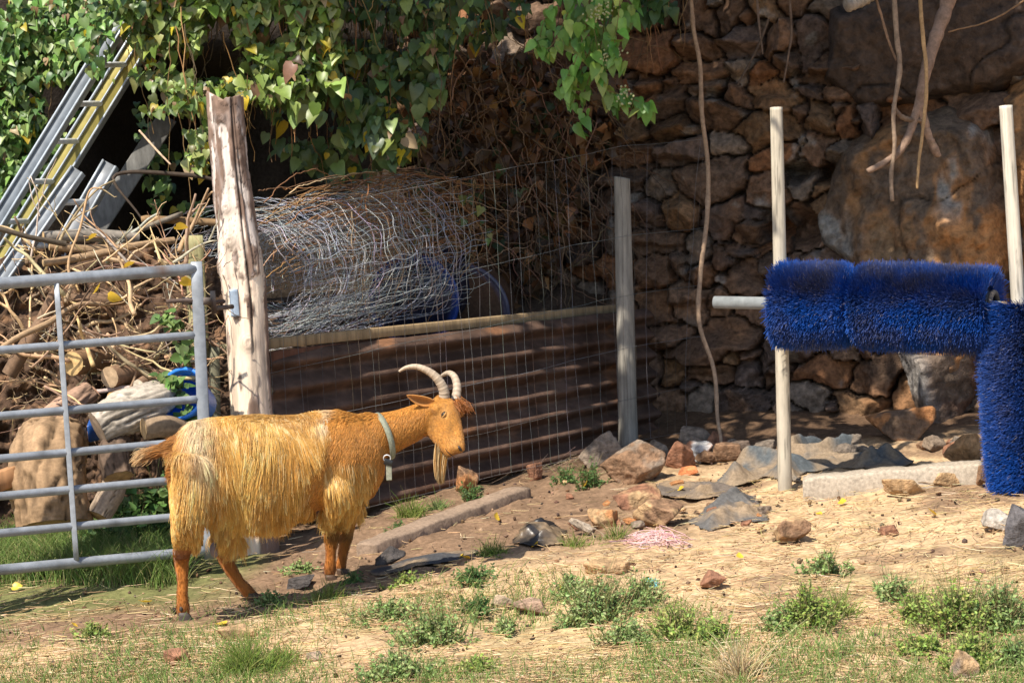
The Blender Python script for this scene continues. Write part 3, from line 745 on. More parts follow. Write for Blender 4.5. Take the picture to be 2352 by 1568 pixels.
    # short ginger coat on neck, shoulder, chest, head and legs
    short = np.clip(1 - fl - arm * .8, .0, 1) * (px > 700) * (py < 1240) * sst(1000, 968, px)
    def short_flow(p, n_):
        px, py, *_ = region(p)
        hd = (px > 985)[:, None]
        return np.where(hd, -ax * 1.0 + zdn * .2, -GF * .55 + zdn * .75)
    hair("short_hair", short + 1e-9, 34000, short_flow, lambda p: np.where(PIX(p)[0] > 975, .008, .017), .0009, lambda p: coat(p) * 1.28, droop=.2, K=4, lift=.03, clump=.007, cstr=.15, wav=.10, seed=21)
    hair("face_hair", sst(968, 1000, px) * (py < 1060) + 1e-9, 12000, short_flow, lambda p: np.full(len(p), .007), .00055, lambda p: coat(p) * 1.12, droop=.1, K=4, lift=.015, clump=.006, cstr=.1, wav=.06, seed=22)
    lower = (py > 1225) * (px > 380)
    hair("leg_hair", lower + 1e-9, 9000, lambda p, n_: zdn + 0 * p, lambda p: np.full(len(p), .011), .0007, lambda p: coat(p) * 1.05, droop=.2, K=4, lift=.02, clump=.008, cstr=.2, wav=.1, seed=23)
    ridge = sst(975, 950, py) * (px > 440) * (px < 860)
    hair("back_hair", ridge + 1e-9, 2600, lambda p, n_: -GF + zdn * .3, lambda p: np.full(len(p), .032), .0016, lambda p: flank_col(p) * sst(800, 720, PIX(p)[0])[:, None] + coat(p) * sst(720, 800, PIX(p)[0])[:, None], droop=.4, K=5, lift=.3, seed=25)
    tl = sst(415, 400, px) * sst(1110, 1090, py)
    hair("tail_hair", tl * (py < 1095) + 1e-9, 2600, lambda p, n_: -GF * .9 + zdn * (-.06 + .40 * sst(385, 325, PIX(p)[0]))[:, None] + rng.normal(0, .28, p.shape), lambda p: .05 + .055 * sst(385, 345, PIX(p)[0]), .0017,
         lambda p: np.array([.45, .19, .045]) + (np.array([.66, .47, .24]) - np.array([.45, .19, .045])) * sst(372, 338, PIX(p)[0])[:, None] * .9, droop=.35, K=6, lift=.12, clump=.03, cstr=.6, seed=27)
    # beard
    nb = 900; t0 = rng.random(nb)
    st = P(1000 + 28 * t0, 1020 + 22 * t0 + rng.normal(0, 3, nb), 9.92 + rng.normal(0, .012, nb)); 
    dirb = np.stack([np.full(nb, -.16) - .12 * (1 - t0), np.zeros(nb), np.full(nb, -1.0)], -1) + rng.normal(0, .07, (nb, 3))
    L = rng.uniform(.10, .185, nb) * (1 - .3 * np.abs(t0 - .45)); K = 7; pts = np.empty((nb, K, 3)); p = st.copy(); pts[:, 0] = p
    for k in range(1, K):
        dd = unit(dirb * (1 - k / K) + np.array([.02, 0, -1]) * (k / K) + rng.normal(0, .03, (nb, 3)))
        p = p + dd * (L / (K - 1))[:, None]; pts[:, k] = p
    g = rng.integers(0, 26, nb); mean = np.stack([pts[g == i].mean(0) if (g == i).any() else pts[0] for i in range(26)])
    ctr = pts.mean(0)
    tt = np.linspace(0, 1, K)[None, :, None]
    pts = pts * (1 - .45 * tt) + (mean[g] * .65 + ctr * .35) * .45 * tt
    cb = np.where((rng.random(nb) < .35)[:, None], np.array([.46, .22, .05]), np.array([.70, .50, .26])) * rng.uniform(.8, 1.15, (nb, 1))
    CC = cb[:, None, :] * np.interp(np.linspace(0, 1, K), [0, .75, 1], [.9, 1, .62])[None, :, None]
    Vh, Fh = tubes(pts, .0021 * np.linspace(1, .4, K)[None, :], 3); under(mesh_np("beard", Vh, Fh, M_FUR, None, rep(CC, 3)), root)
    # forelock
    nb = 260; q = P(1052, 925, 9.95); st = q + rng.normal(0, .010, (nb, 3)) - ln * rng.uniform(-.02, .045, nb)[:, None]
    fw = unit(np.cross(ln, ax)); fw = fw if fw[0] > 0 else -fw
    pts = st[:, None, :] + np.linspace(0, 1, 5)[None, :, None] * (ax * .045 + fw * .012 + rng.normal(0, .010, (nb, 3)))[:, None, :]
    Vh, Fh = tubes(pts, .0018 * np.linspace(1, .3, 5)[None, :], 3); under(mesh_np("forelock", Vh, Fh, M_FUR, None, rep(np.broadcast_to(np.array([.46, .16, .03]), (nb, 3)) * rng.uniform(.7, 1.2, (nb, 1)), 15)), root)
    # horns with growth rings
    for pts_, Ds, r0 in (([(1020, 922), (1019, 895), (1004, 869), (983, 852), (957, 842), (933, 844), (916, 853)], [9.965, 9.955, 9.945, 9.94, 9.94, 9.945, 9.95], 13.2),
                         ([(1046, 920), (1050, 890), (1045, 868), (1036, 858), (1026, 857), (1016, 862), (1010, 868)], [10.0, 10.03, 10.06, 10.09, 10.13, 10.17, 10.22], 11.0)):
        c = smooth_path([P(x, y, d) for (x, y), d in zip(pts_, Ds)], 200); t = np.linspace(0, 1, 200)
        r = r0 * KG * (1 - .80 * t ** 1.25) * (1 + .022 * np.sin(t * 95 + 2 * np.sin(t * 9)) * (1 - t) + .012 * np.sin(t * 170)); r[-1] *= .3
        Vh, Fh = tubes(c[None], r[None], 18, True)
        C = np.array([.36, .28, .20]) * (1 + .22 * np.sin(t * 95 + 2 * np.sin(t * 9))[:, None] * (1 - t[:, None])) + np.array([.08, .06, .04]) * t[:, None]
        under(mesh_np("horn", Vh, Fh, M_HORN, None, rep(C, 18)), root)
    # ears
    for base, tip, wd_, nd in ((P(996, 926, 9.93), P(934, 907, 9.86), .029, -ln), (P(1046, 925, 10.03), P(1064, 914, 10.15), .028, ln)):
        ex = tip - base; el = np.linalg.norm(ex); ex = ex / el; ey = unit(np.cross(ex, unit(CAM - base))); ey = ey if ey[2] > 0 else -ey; ez = np.cross(ex, ey)
        ez = ez if ez @ (CAM - base) > 0 else -ez
        Vv = []; nu, nv = 14, 9
        for i in range(nu):
            t = i / (nu - 1); w = wd_ * (math.sin(math.pi * min(1, .12 + .86 * t) ** .75) ** .8 if t < 1 else 0) * (1 if t < .98 else .1)
            for j in range(nv):
                s = -1 + 2 * j / (nv - 1)
                Vv.append(base + ex * el * t + ey * (w * s * .72 - .006 * math.sin(t * 3)) - ez * (.016 * (1 - s * s) * math.sin(math.pi * min(t * 1.1, 1))))
        Vv = np.array(Vv); idx = np.arange(nu * nv).reshape(nu, nv)
        F = np.stack([idx[:-1, :-1], idx[:-1, 1:], idx[1:, 1:], idx[1:, :-1]], -1).reshape(-1, 4)
        s = np.tile(np.linspace(-1, 1, nv), nu); C = np.array([.30, .115, .025]) + np.abs(s)[:, None] ** 2 * (np.array([.56, .24, .055]) - np.array([.30, .115, .025]))
        o = mesh_np("ear", Vv, [F], M_SKIN, None, C); md = o.modifiers.new("t", 'SOLIDIFY'); md.thickness = .004; under(o, root)
    # eyes: pale lids round an amber ball with a level slit
    for sgn, q in ((1, P(1018, 950, 9.95)), (-1, P(1046, 948, 9.95))):
        # find the skin nearest the eye on that side
        near = np.argmin(np.linalg.norm(V - (q + ln * sgn * .10), axis=1)) if sgn < 0 else np.argmin((PIX(V)[0] - 1018) ** 2 + (PIX(V)[1] - 950) ** 2 + 4e4 * (PIX(V)[2] - PIX(V)[2][(np.abs(PIX(V)[0] - 1018) < 8) & (np.abs(PIX(V)[1] - 950) < 8)].min()) ** 2)
        e = V[near]; en_ = N[near]; ev = unit(np.cross(ax, en_)); 
        eu = unit(ev * .85 + ax * .45); eu = unit(eu - (eu @ en_) * en_); ew = np.cross(en_, eu)
        d, F = ICO3
        Vb = e + d[:, :1] * eu * .0122 + d[:, 1:2] * ew * .0056 + d[:, 2:3] * en_ * .0065
        lat_ = np.abs(d[:, 1]) < .42; C = np.where(((np.abs(d[:, 1]) < .3) & (np.abs(d[:, 0]) < .7) & (d[:, 2] > 0))[:, None], np.array([.01, .01, .01]), np.array([.20, .13, .05]))
        eye = mesh_np("eye", Vb, [F], M_DARK, None, C); under(eye, root)
        for up_ in (1, -1):
            t = np.linspace(-1, 1, 12)
            lp = e + t[:, None] * eu * .0160 + (up_ * .0066 * np.cos(t * 1.5))[:, None] * ew + (.0055 * np.cos(t * 1.5))[:, None] * en_
            Vt, Ft = tubes(lp[None], (.0036 if up_ > 0 else .0032) * np.sin(np.linspace(.35, math.pi - .35, 12))[None], 6, True)
            up2 = (up_ * ew)[2] > 0
            under(mesh_np("eyelid", Vt, Ft, M_SKIN, None, np.array([.06, .03, .015]) if up2 else np.array([.46, .24, .07])), root)
    # nostrils and mouth line on the skin
    def on_skin(px, py):
        X, Y, D = PIX(V); m_ = (X - px) ** 2 + (Y - py) ** 2 < 36
        if not m_.any(): m_ = (X - px) ** 2 + (Y - py) ** 2 < 200
        return P(px, py, D[m_].min())
    nl_ = np.array([on_skin(x, y) for x, y in ((1053, 1023), (1055, 1028), (1058, 1033), (1061, 1036))])
    Vt, Ft = tubes(nl_[None], np.array([[.0025, .0065, .0060, .003]]), 8, True); under(mesh_np("nostril", Vt, Ft, M_DARK, None, np.array([.025, .012, .008])), root)
    ml = np.array([on_skin(x, y) for x, y in ((1022, 1029), (1027, 1036), (1033, 1042), (1040, 1047), (1047, 1050), (1053, 1050))])
    Vt, Ft = tubes(smooth_path(ml, 20)[None], .0022 * np.sin(np.linspace(.5, 2.9, 20))[None], 6, True); under(mesh_np("mouth", Vt, Ft, M_DARK, None, np.array([.05, .02, .01])), root)
    # cloven hooves
    for px, py, D in ((421, 1410, dn), (580, 1366, df), (757, 1324, en), (783, 1309, ef)):
        c = P(px, py, D); fx = unit(GF * .85 - np.array([0, .25, 0])); lx = np.cross(GU, fx); g = float(gz(c[0], c[1]))
        top = c[2] + .012; a_ = Acc()
        for s in (-1, 1):
            rings = [(np.array([c[0], c[1], z]) + lx * s * .0135 + fx * sh, fx * l_, lx * .0125 * wv) for z, sh, l_, wv in
                     ((top, -.002, .019, .9), (top * .6 + g * .4, .004, .025, 1.05), (g + .004, .012, .031, 1.1), (g - .006, .012, .031, 1.1))]
            a_.add(*loft(rings, 14), np.array([.085, .05, .03]) if py < 1400 else np.array([.07, .055, .045]))
        under(a_.build("hoof", M_HORN), root)
    d, F = ICO3
    for px, py, D in ((411, 1394, dn), (416, 1398, dn - .012), (750, 1312, en), (568, 1358, df)):
        c = P(px, py, D - .012); Vb = c + d * np.array([.008, .008, .012]); under(mesh_np("dewclaw", Vb, [F], M_HORN, None, np.array([.05, .035, .025])), root)
    # udder
    d, F = ICO3; c = PG(493, 1262, .06); Vb = c + d * np.array([.022, .022, .034]); under(mesh_np("udder", Vb, [F], M_SKIN, None, np.array([.20, .16, .16])), root)
    # webbing collar round the neck base, with a ring, a buckle and the loose end
    cc = PG(874, 1004); tcol = unit(PG(889, 1055) - PG(861, 957)); an = np.linspace(0, 2 * math.pi, 49)[:-1]
    ha = np.linalg.norm(PG(889, 1055) - PG(861, 957)) / 2 + .006; nx = unit(np.cross(GL, tcol)); nx = nx if nx @ GF > 0 else -nx
    inner = []
    for rr, wv in ((0, -1), (0, 1), (1, 1), (1, -1)):
        inner.append(cc + np.cos(an)[:, None] * tcol * (ha + .004 * rr) + np.sin(an)[:, None] * GL * (.088 + .004 * rr) + nx * wv * .0135 + nx * .01)
    Vc = np.stack(inner, 1).reshape(-1, 3); idx = np.arange(48 * 4).reshape(48, 4); r1 = np.roll(idx, -1, 0); r2 = np.roll(idx, -1, 1)
    F = np.stack([idx, r1, np.roll(r1, -1, 1), r2], -1).reshape(-1, 4)
    col = mesh_np("collar", Vc, [F], M_WEB, None, np.array([.23, .24, .175])); under(col, root)
    e = P(889, 1052, 9.75); dq = float(PIX(e)[2])
    an = np.linspace(0, 2 * math.pi, 28); rp = e + np.cos(an)[:, None] * np.array([.0155, 0, 0]) + np.sin(an)[:, None] * np.array([0, -.004, .0155])
    Vt, Ft = tubes(rp[None], .0024, 8); under(mesh_np("collar_ring", Vt, Ft, M_GALV, None, np.array([.7, .7, .7])), root)
    b_ = P(892, 1061, 9.755); Vt, Ft = box(b_ - np.array([.018, 0, -.006]), b_ + np.array([.018, 0, -.006]), np.array([0, .008, 0]), np.array([.004, 0, .013]))
    under(mesh_np("collar_buckle", Vt, Ft, M_PLASTIC, None, np.array([.012, .012, .013])), root)
    s0 = P(893, 1066, 9.755); s1 = P(894, 1103, 9.765); Vt, Ft = box(s0, s1, np.array([.0125, 0, 0]), np.array([0, .002, 0]))
    under(mesh_np("collar_strap_end", Vt, Ft, M_WEB, None, np.array([.28, .28, .21])), root)
    return root
make_goat()
# ------------------------------------------------------------------ timber posts, sheet iron pen, netting
def bark_post():
    root = G(590, 1266); D = float(PIX(root)[2])
    ctr = [(591, 1270), (583, 1100), (576, 950), (568, 800), (563, 690), (553, 610), (541, 500), (530, 400), (522, 310), (516, 228)]
    hw = [50, 47, 46, 46, 48, 52, 44, 41, 40, 39]
    nz_, na = 260, 110
    c = smooth_path([P(x, y, D) for x, y in ctr], nz_); r = interp(hw, nz_) * D / FPX
    an = np.arange(na) * 2 * math.pi / na
    Z, A = np.meshgrid(np.linspace(0, 1, nz_), an, indexing='ij'); h = Z * 2.2
    q = np.stack([np.cos(A) * .9, np.sin(A) * .9, h * 2.2], -1)
    # angle -pi/2 looks at the camera; 0 is the right hand side
    rr = 1 + .05 * fbm(q * 1.3, 4, 201) + .012 * fbm(q * np.array([9, 9, 2]), 3, 202)
    crack = np.exp(-((A - 2 * math.pi + 1.12 + .10 * vn(np.stack([h * 3, h * 0, h * 0], -1), 203)) / .045) ** 2) * sst(.30, .36, Z)
    crack2 = np.exp(-((A - 2 * math.pi + .85 + .25 * (Z - .5)) / .03) ** 2) * sst(.5, .6, Z)
    bark = fbm(np.stack([np.cos(A) * 1.6, np.sin(A) * 1.6, h * 3.2], -1), 4, 204) * 1.7 + .40 * sst(.5, .85, Z) - .04 + .35 * np.exp(-((Z - .22) / .14) ** 2) * np.exp(-((A - 4.95) / .28) ** 2) * 1.6
    bk = sst(-.02, .10, bark)
    scal = fbm(np.stack([np.cos(A) * 3, np.sin(A) * 3, h * 16], -1), 3, 205)
    rr = rr + bk * (.06 + .05 * scal) - .16 * crack - .09 * crack2
    tg = sst(.45, .75, Z + .15 * fbm(q, 3, 209))[..., None]; C = np.array([.84, .66, .50]) * (1 - tg) + np.array([.70, .60, .53]) * tg
    C = C * (1 - .35 * sst(-.1, .4, fbm(q * np.array([5, 5, .8]), 4, 206))[..., None])
    cb = np.array([.21, .14, .105]) * (1 + .5 * scal[..., None]) + .12 * sst(.0, .5, fbm(q * 4, 3, 207))[..., None]
    C = C * (1 - bk[..., None]) + cb * bk[..., None]
    edge_ = np.exp(-(bark - .02) ** 2 / .0012)[..., None]; C = C * (1 - .55 * edge_)
    chk = np.abs(fbm(np.stack([np.cos(A) * 2.2, np.sin(A) * 2.2, h * 11], -1), 3, 210)); C = C * (1 - .6 * (sst(.035, .0, chk) * sst(.4, .6, Z))[..., None]); rr = rr - .03 * sst(.035, 0, chk) * sst(.4, .6, Z)
    C = C * (1 - .85 * np.clip(crack + .8 * crack2, 0, 1)[..., None])
    for (zz, aa) in ((.938, 4.52), (.612, 4.45), (.69, 4.4), (.345, 4.9)):
        d = np.hypot((Z - zz) * 2.2, (A - aa) * .11); rr = rr + .17 * np.exp(-(d / .032) ** 2) - .10 * np.exp(-(d / .011) ** 2)
        ring = np.exp(-(d / .045) ** 2); C = C * (1 - .5 * (ring * (.6 + .4 * np.cos(d * 420)))[..., None])
    T = unit(np.gradient(c, axis=0)); X = unit(np.cross(np.array([0, 1.0, 0]), T)); Y = np.cross(T, X)
    V = c[:, None, :] + (r[:, None] * rr)[..., None] * (np.cos(A)[..., None] * X[:, None] + np.sin(A)[..., None] * Y[:, None])
    # ragged sawn top with a splinter left standing
    top = sst(.985, 1, Z) * (.018 * vn(q * 5, 208) + .05 * np.exp(-((A - 3.6) / .22) ** 2)); V[..., 2] += top
    i = np.arange(nz_ * na).reshape(nz_, na); r1 = np.roll(i, -1, 1)
    F = np.stack([i[:-1], r1[:-1], r1[1:], i[1:]], -1).reshape(-1, 4)
    capV = V[-1].mean(0) - np.array([0, 0, .012]); V = np.concatenate([V.reshape(-1, 3), [capV]]); C = np.concatenate([C.reshape(-1, 3), [[.42, .31, .2]]])
    F3 = np.stack([i[-1], np.roll(i[-1], -1), np.full(na, len(V) - 1)], -1)
    o = mesh_np("gate_post", V - root, [F, F3], M_POST, None, np.clip(C, .02, .8)); o.location = Vector(root)
    tag(o, "thick pale tree trunk post with peeling bark, knots and a long crack", "post")
    a = P(526, 664, D - .10); b = P(543, 664, D - .115); c2 = P(547, 726, D - .115)
    V, F = box(P(536, 664, D - .105), P(541, 727, D - .105), np.array([.022, .004, 0]), np.array([0, .014, 0]))
    pl = mesh_np("hinge_bracket", V, F, M_GALV, None, np.array([.35, .42, .50])); under(pl, o)
    return D
POST_D = bark_post()

def round_post(name, base_px, top_px, r_base, r_top, D, material, col, label, cat, seed, lean=0.0, grain=True, cap=True):
    a = P(base_px[0], base_px[1], D); b = P(top_px[0], top_px[1], D + lean)
    a = a.copy(); a[2] -= .12
    n = 120; na = 36; k = D / FPX
    c = a + (b - a) * np.linspace(0, 1, n)[:, None]; an = np.arange(na) * 2 * math.pi / na
    Z, A = np.meshgrid(np.linspace(0, 1, n), an, indexing='ij'); q = np.stack([np.cos(A), np.sin(A), Z * 5], -1)
    rr = (r_base + (r_top - r_base) * Z) * k
    if grain: rr = rr * (1 + .06 * fbm(q * 1.2, 3, seed) + .03 * fbm(q * np.array([7, 7, .7]), 3, seed + 1))
    T = unit(b - a); X = unit(np.cross(np.array([0, 1.0, 0]), T)); Y = np.cross(T, X)
    V = c[:, None] + rr[..., None] * (np.cos(A)[..., None] * X + np.sin(A)[..., None] * Y)
    if grain: V[-6:, :, 2] -= (np.linspace(0, .009, 6)[:, None] * (1 + np.cos(A[-6:])))
    C = np.array(col) * (1 + .3 * fbm(q * np.array([6, 6, .6]), 4, seed + 2)[..., None])
    if not grain: C = C * (1 - .55 * sst(.18, .45, fbm(q * np.array([2.5, 2.5, 2.2]), 4, seed + 7))[..., None]) * (1 - .35 * sst(.16, .0, Z)[..., None]) * np.array([1, .97, .92])
    if grain: C = C * (1 - .45 * sst(.35, .6, fbm(q * np.array([2, 2, .8]), 3, seed + 3))[..., None])
    i = np.arange(n * na).reshape(n, na); r1 = np.roll(i, -1, 1)
    V = np.concatenate([V.reshape(-1, 3), [V[-1].mean(0)]]); C = np.concatenate([C.reshape(-1, 3), [np.array(col)]])
    F = [np.stack([i[:-1], r1[:-1], r1[1:], i[1:]], -1).reshape(-1, 4), np.stack([i[-1], np.roll(i[-1], -1), np.full(na, len(V) - 1)], -1)]
    org = G(base_px[0], base_px[1])
    o = mesh_np(name, V - a, F, material, None, np.clip(C, .01, .85)); o.location = Vector(a)
    return tag(o, label, cat)
FD = GD(1442, 1030)
round_post("fence_post", (1442, 1018), (1428, 405), 23, 18.5, FD, M_POST, (.27, .245, .205), "slim weathered grey round fence post with wire netting stapled to it", "post", 231)

SD0, SD1 = POST_D + .22, FD + .48           # the pen side runs from the trunk post to the grey post
def pen_pt(t, px_l, py_l, px_r, py_r): 
    a = P(px_l, py_l, SD0); b = P(px_r, py_r, SD1); return a + (b - a) * np.asarray(t)[..., None]
def sheet_pen():
    root = empty("sheet_iron_pen", pen_pt(np.array(0.0), 640, 1190, 1440, 1012))
    tag(root, "long low pen side of rusty corrugated iron under a pale timber rail", "pen")
    tl, tr = P(612, 792, SD0), P(1490, 708, SD1); bl, br = P(640, 1215, SD0), P(1515, 1006, SD1)
    nt_, nh = 170, 150
    t, h = np.meshgrid(np.linspace(0, 1, nt_), np.linspace(0, 1, nh)); 
    top = tl + (tr - tl) * t[..., None]; bot = bl + (br - bl) * t[..., None]
    lift = 0
    p = bot + (top - bot) * (h * (1.0 - .05 * (1 - t)))[..., None]
    d = unit(tr - tl); nrm = unit(np.cross(d, np.array([0, 0, 1.0])))
    p = p + nrm * (.036 * np.sin(h * 2 * math.pi * 6.6 + .10 * n2(t * 3, h, 1.0, 241) ))[..., None] + nrm * (.008 * n2(t * 4, h * .8, 1.0, 242))[..., None]
    p[..., 2] += .006 * n2(t * 9, h, 2, 243)
    C = np.array([.105, .062, .043]) * (1 + .5 * n2(t * 6, h * 2, 2, 244, 4)[..., None])
    blot = sst(.36, .6, n2(t * 9, h * 5, 1, 245, 4))[..., None]; C = C * (1 - .75 * blot) + np.array([.26, .12, .055]) * .75 * blot
    low = (sst(.25, .05, h) * sst(-.2, .4, n2(t * 8, h, 1, 246)))[..., None]; C = C * (1 - .6 * low) + np.array([.13, .06, .035]) * .6 * low
    i = np.arange(nt_ * nh).reshape(nh, nt_); F = np.stack([i[:-1, :-1], i[:-1, 1:], i[1:, 1:], i[1:, :-1]], -1).reshape(-1, 4)
    o = mesh_np("corrugated_sheet", p.reshape(-1, 3), [F], M_RUST, None, np.clip(C.reshape(-1, 3), .01, .6))
    md = o.modifiers.new("s", 'SOLIDIFY'); md.thickness = .0025; under(o, root)
    V, F = box(P(606, 790, SD0) , P(1424, 708, SD1), nrm * .022, np.array([0, 0, .028]))
    o = mesh_np("timber_rail", V, F, M_WOOD, None, np.array([.30, .21, .115])); under(o, root)
    # plank edge under the rail at the near end
    V, F = box(P(612, 822, SD0) + nrm * .03, P(850, 792, SD0 + (SD1 - SD0) * .30) + nrm * .03, nrm * .008, np.array([0, 0, .035]))
    under(mesh_np("packing_board", V, F, M_WOOD, None, np.array([.13, .058, .035])), root)
    # square corner post beside the gate
    c0 = P(452, 800, SD0 - .02); 
    V, F = box(P(458, 800, SD0), P(444, 541, SD0), np.array([.045, .012, 0]), np.array([-.012, .045, 0]))
    under(mesh_np("corner_post", V, F, M_WOOD, None, np.array([.36, .33, .17])), root)
    V, F = box(P(500, 1290, SD0), P(492, 788, SD0), np.array([.022, .01, 0]), np.array([-.01, .03, 0]))
    under(mesh_np("corner_post", V, F, M_WOOD, None, np.array([.20, .19, .13])), root)
    V, F = box(P(440, 812, SD0 + .05), P(612, 792, SD0 + .05), np.array([.0, .02, 0]), np.array([0, 0, .03]))
    under(mesh_np("timber_rail", V, F, M_WOOD, None, np.array([.22, .19, .11])), root)
sheet_pen()

def soil_bed():
    a = np.linspace(-.10, 1.05, 90); b = np.linspace(0, 1, 40); A, B = np.meshgrid(a, b)
    f = P(620, 1000, SD0 + .12) + (P(1440, 1000, SD1 + .10) - P(620, 1000, SD0 + .12)) * A[..., None]
    k = P(620, 1000, 14.5) + (P(1440, 1000, 14.8) - P(620, 1000, 14.5)) * A[..., None]
    p = f + (k - f) * B[..., None]
    z = .76 + .16 * (A + .3) * 0 + .06 * n2(p[..., 0], p[..., 1], 3, 251, 4) + .25 * sst(.3, 1, B)
    z = z - .02
    p[..., 2] = z
    h, w = A.shape; i = np.arange(h * w).reshape(h, w); F = np.stack([i[:-1, :-1], i[:-1, 1:], i[1:, 1:], i[1:, :-1]], -1).reshape(-1, 4)
    x, y = p[..., 0].ravel(), p[..., 1].ravel()
    C = np.array([.075, .05, .034]) * (1 + .6 * n2(x, y, 9, 252, 4)[:, None]) + np.array([.16, .09, .04]) * sst(.2, .6, n2(x, y, 14, 253, 3))[:, None]
    tag(mesh_np("soil_bed", p.reshape(-1, 3), [F], M_SOIL, None, np.clip(C, .01, .5)), kind='structure')
soil_bed()

def wire_fence():
    """tall netting from the trunk post past the grey post to the wall"""
    rng = np.random.default_rng(31)
    P0t, P1t, P2t = P(590, 500, SD0 - .09), P(1436, 338, FD - .09), P(1625, 322, FD + .45)
    P0b, P1b, P2b = P(640, 1215, SD0 - .09), P(1470, 1012, FD - .09), P(1600, 985, FD + .45)
    L1 = 1.0; L2 = 1.2
    def at(t, h):
        t = np.asarray(t, float)[..., None]; h = np.asarray(h, float)[..., None]
        u = np.clip(t, 0, 1); w = np.clip(t - 1, 0, 1) / .2
        top = P0t + (P1t - P0t) * u + (P2t - P1t) * w; bot = P0b + (P1b - P0b) * u + (P2b - P1b) * w
        return bot + (top - bot) * h
    wires = []
    for k, h in enumerate((.0, .15, .32, .50, .70, 1.0)):
        t = np.linspace(0, 1.2, 60); p = at(t, np.full(60, h) + .008 * n2(t * 6, t * 0 + k, 1, 261)); p[:, 1] -= .02 * n2(t * 5, t * 0 + k, 1, 262); wires.append(p)
    for t in np.arange(0.01, 1.2, .030):
        h = np.linspace(0, 1, 60); tt = t + .006 * rng.standard_normal() + .010 * n2(h * 3, h * 0 + t * 40, 1, 263) + (.02 * h * h if t > .9 else 0)
        p = at(np.clip(tt, 0, 1.2), h); p[:, 1] -= .03 * n2(h * 2, h * 0 + t * 13, 1, 264); wires.append(p)
    W = np.array(wires); V, F = tubes(W, np.where(np.arange(len(W)) < 6, .0013, .0010)[:, None] * np.ones((1, 60)), 4)
    C = pick([(.11, .10, .095), (.15, .145, .14), (.085, .06, .045)], len(W), .2, rng)
    tag(mesh_np("wire_fence", V, F, M_WIRE, None, rep(C, 60 * 4)), "tall thin wire stock netting stretched from trunk post to grey post", "fence")
wire_fence()

def netting_bundle():
    rng = np.random.default_rng(41); acc = Acc()
    ND = POST_D + .75
    for layer in range(5):
        R = .52 - .055 * layer; ph = rng.uniform(0, 6); tilt = rng.uniform(-.05, .12)
        ax0 = P(510 + 22 * layer, 660 - 8 * layer, ND); ax1 = P(960 - 20 * layer, 560 + 8 * layer, ND + 1.25)
        ux = unit(ax1 - ax0); uz = unit(np.array([0, 0, 1.0]) - ux[2] * ux); uy = np.cross(uz, ux); L = np.linalg.norm(ax1 - ax0)
        def S(a, b):
            q = np.stack([np.cos(a) * 1.2, np.sin(a) * 1.2, b * 2.2], -1)
            r = R * (1 + .17 * fbm(q, 3, 300 + layer)) * (1 - .10 * b) 
            dx = .05 * fbm(q * 1.4, 3, 320 + layer); da = .14 * fbm(q * 1.2, 3, 340 + layer)
            zz = np.sin(a + da) * r * (.80 + .12 * b)
            p = ax0 + ux * ((b + dx) * L)[..., None] + uy * (np.cos(a + da) * r)[..., None] + uz * zz[..., None]
            z0 = .78; p[..., 2] = np.where(p[..., 2] < z0, z0 + .04 * np.abs(fbm(q * 3, 2, 360 + layer)), p[..., 2])
            return p
        na = 34; nb = 19; K = 60
        W = []
        for j in range(nb):
            b = (j + rng.normal(0, .12)) / (nb - 1); a = np.linspace(-.4, 2 * math.pi - .8, K); W.append(S(a, np.full(K, b) + .015 * np.sin(a * 9 + j)))
        for j in range(na):
            a = -.4 + (2 * math.pi - .4) * (j + rng.normal(0, .15)) / na; b = np.linspace(-.02, 1.02 + rng.uniform(0, .12), K); W.append(S(np.full(K, a) + .02 * np.sin(b * 40 + j), b))
        W = np.array(W); V, F = tubes(W, .0015, 4)
        C = pick([(.42, .44, .47), (.32, .34, .37), (.52, .51, .50), (.28, .17, .10)], len(W), .15, rng, [4, 3, 2, 1])
        acc.add(V, F, rep(C, K * 4))
    tag(acc.build("wire_netting_bundle", M_WIRE), "crumpled roll of old grey wire netting heaped behind the trunk post", "wire netting")
netting_bundle()

def drum(name, c_px, D, r_px, length, axis, col, rim, label, dm=M_PLASTIC):
    c = P(*c_px, D); r = r_px * D / FPX; ax = unit(np.array(axis))
    prof = [(.001, -.03), (r * .80, -.03), (r * .84, -.02), (r * .90, -.0), (r * 1.03, 0.0), (r * 1.04, .025), (r * .99, .04), (r * .98, length * .3), (r * 1.02, length * .33), (r * .98, length * .36),
            (r * .98, length * .66), (r * 1.02, length * .69), (r * .98, length * .72), (r * .97, length * .96), (r * .9, length), (.001, length)]
    V, F = lathe(prof, c, ax, 48)
    root = empty(name, c); tag(root, label, "barrel")
    x = np.repeat(np.arange(len(prof)), 48)
    C = np.where(((x >= 4) & (x <= 5))[:, None], np.array(rim), np.array(col)) 
    under(mesh_np("drum_body", V, F, dm, None, C), root)
    an = np.linspace(0, 2 * math.pi, 49); A = unit(np.cross(np.array([0, 0, 1.0]), ax)); B = np.cross(ax, A)
    ring = c + r * 1.05 * (np.cos(an)[:, None] * A + np.sin(an)[:, None] * B) + ax * .012
    V, F = tubes(ring[None], .016, 8); under(mesh_np("drum_rim", V, F, M_PLASTIC, None, np.array(rim)), root)
drum("barrel", (950, 690), 13.35, 96, .8, (.16, .97, .06), (.008, .012, .035), (.015, .05, .24), "blue plastic drum lying on its side behind the heaped netting")
drum("barrel", (1055, 722), 13.9, 108, .8, (.2, .97, .05), (.10, .052, .03), (.09, .08, .12), "dark brown drum lying right of the blue drum behind the pen rail", M_TWIG)

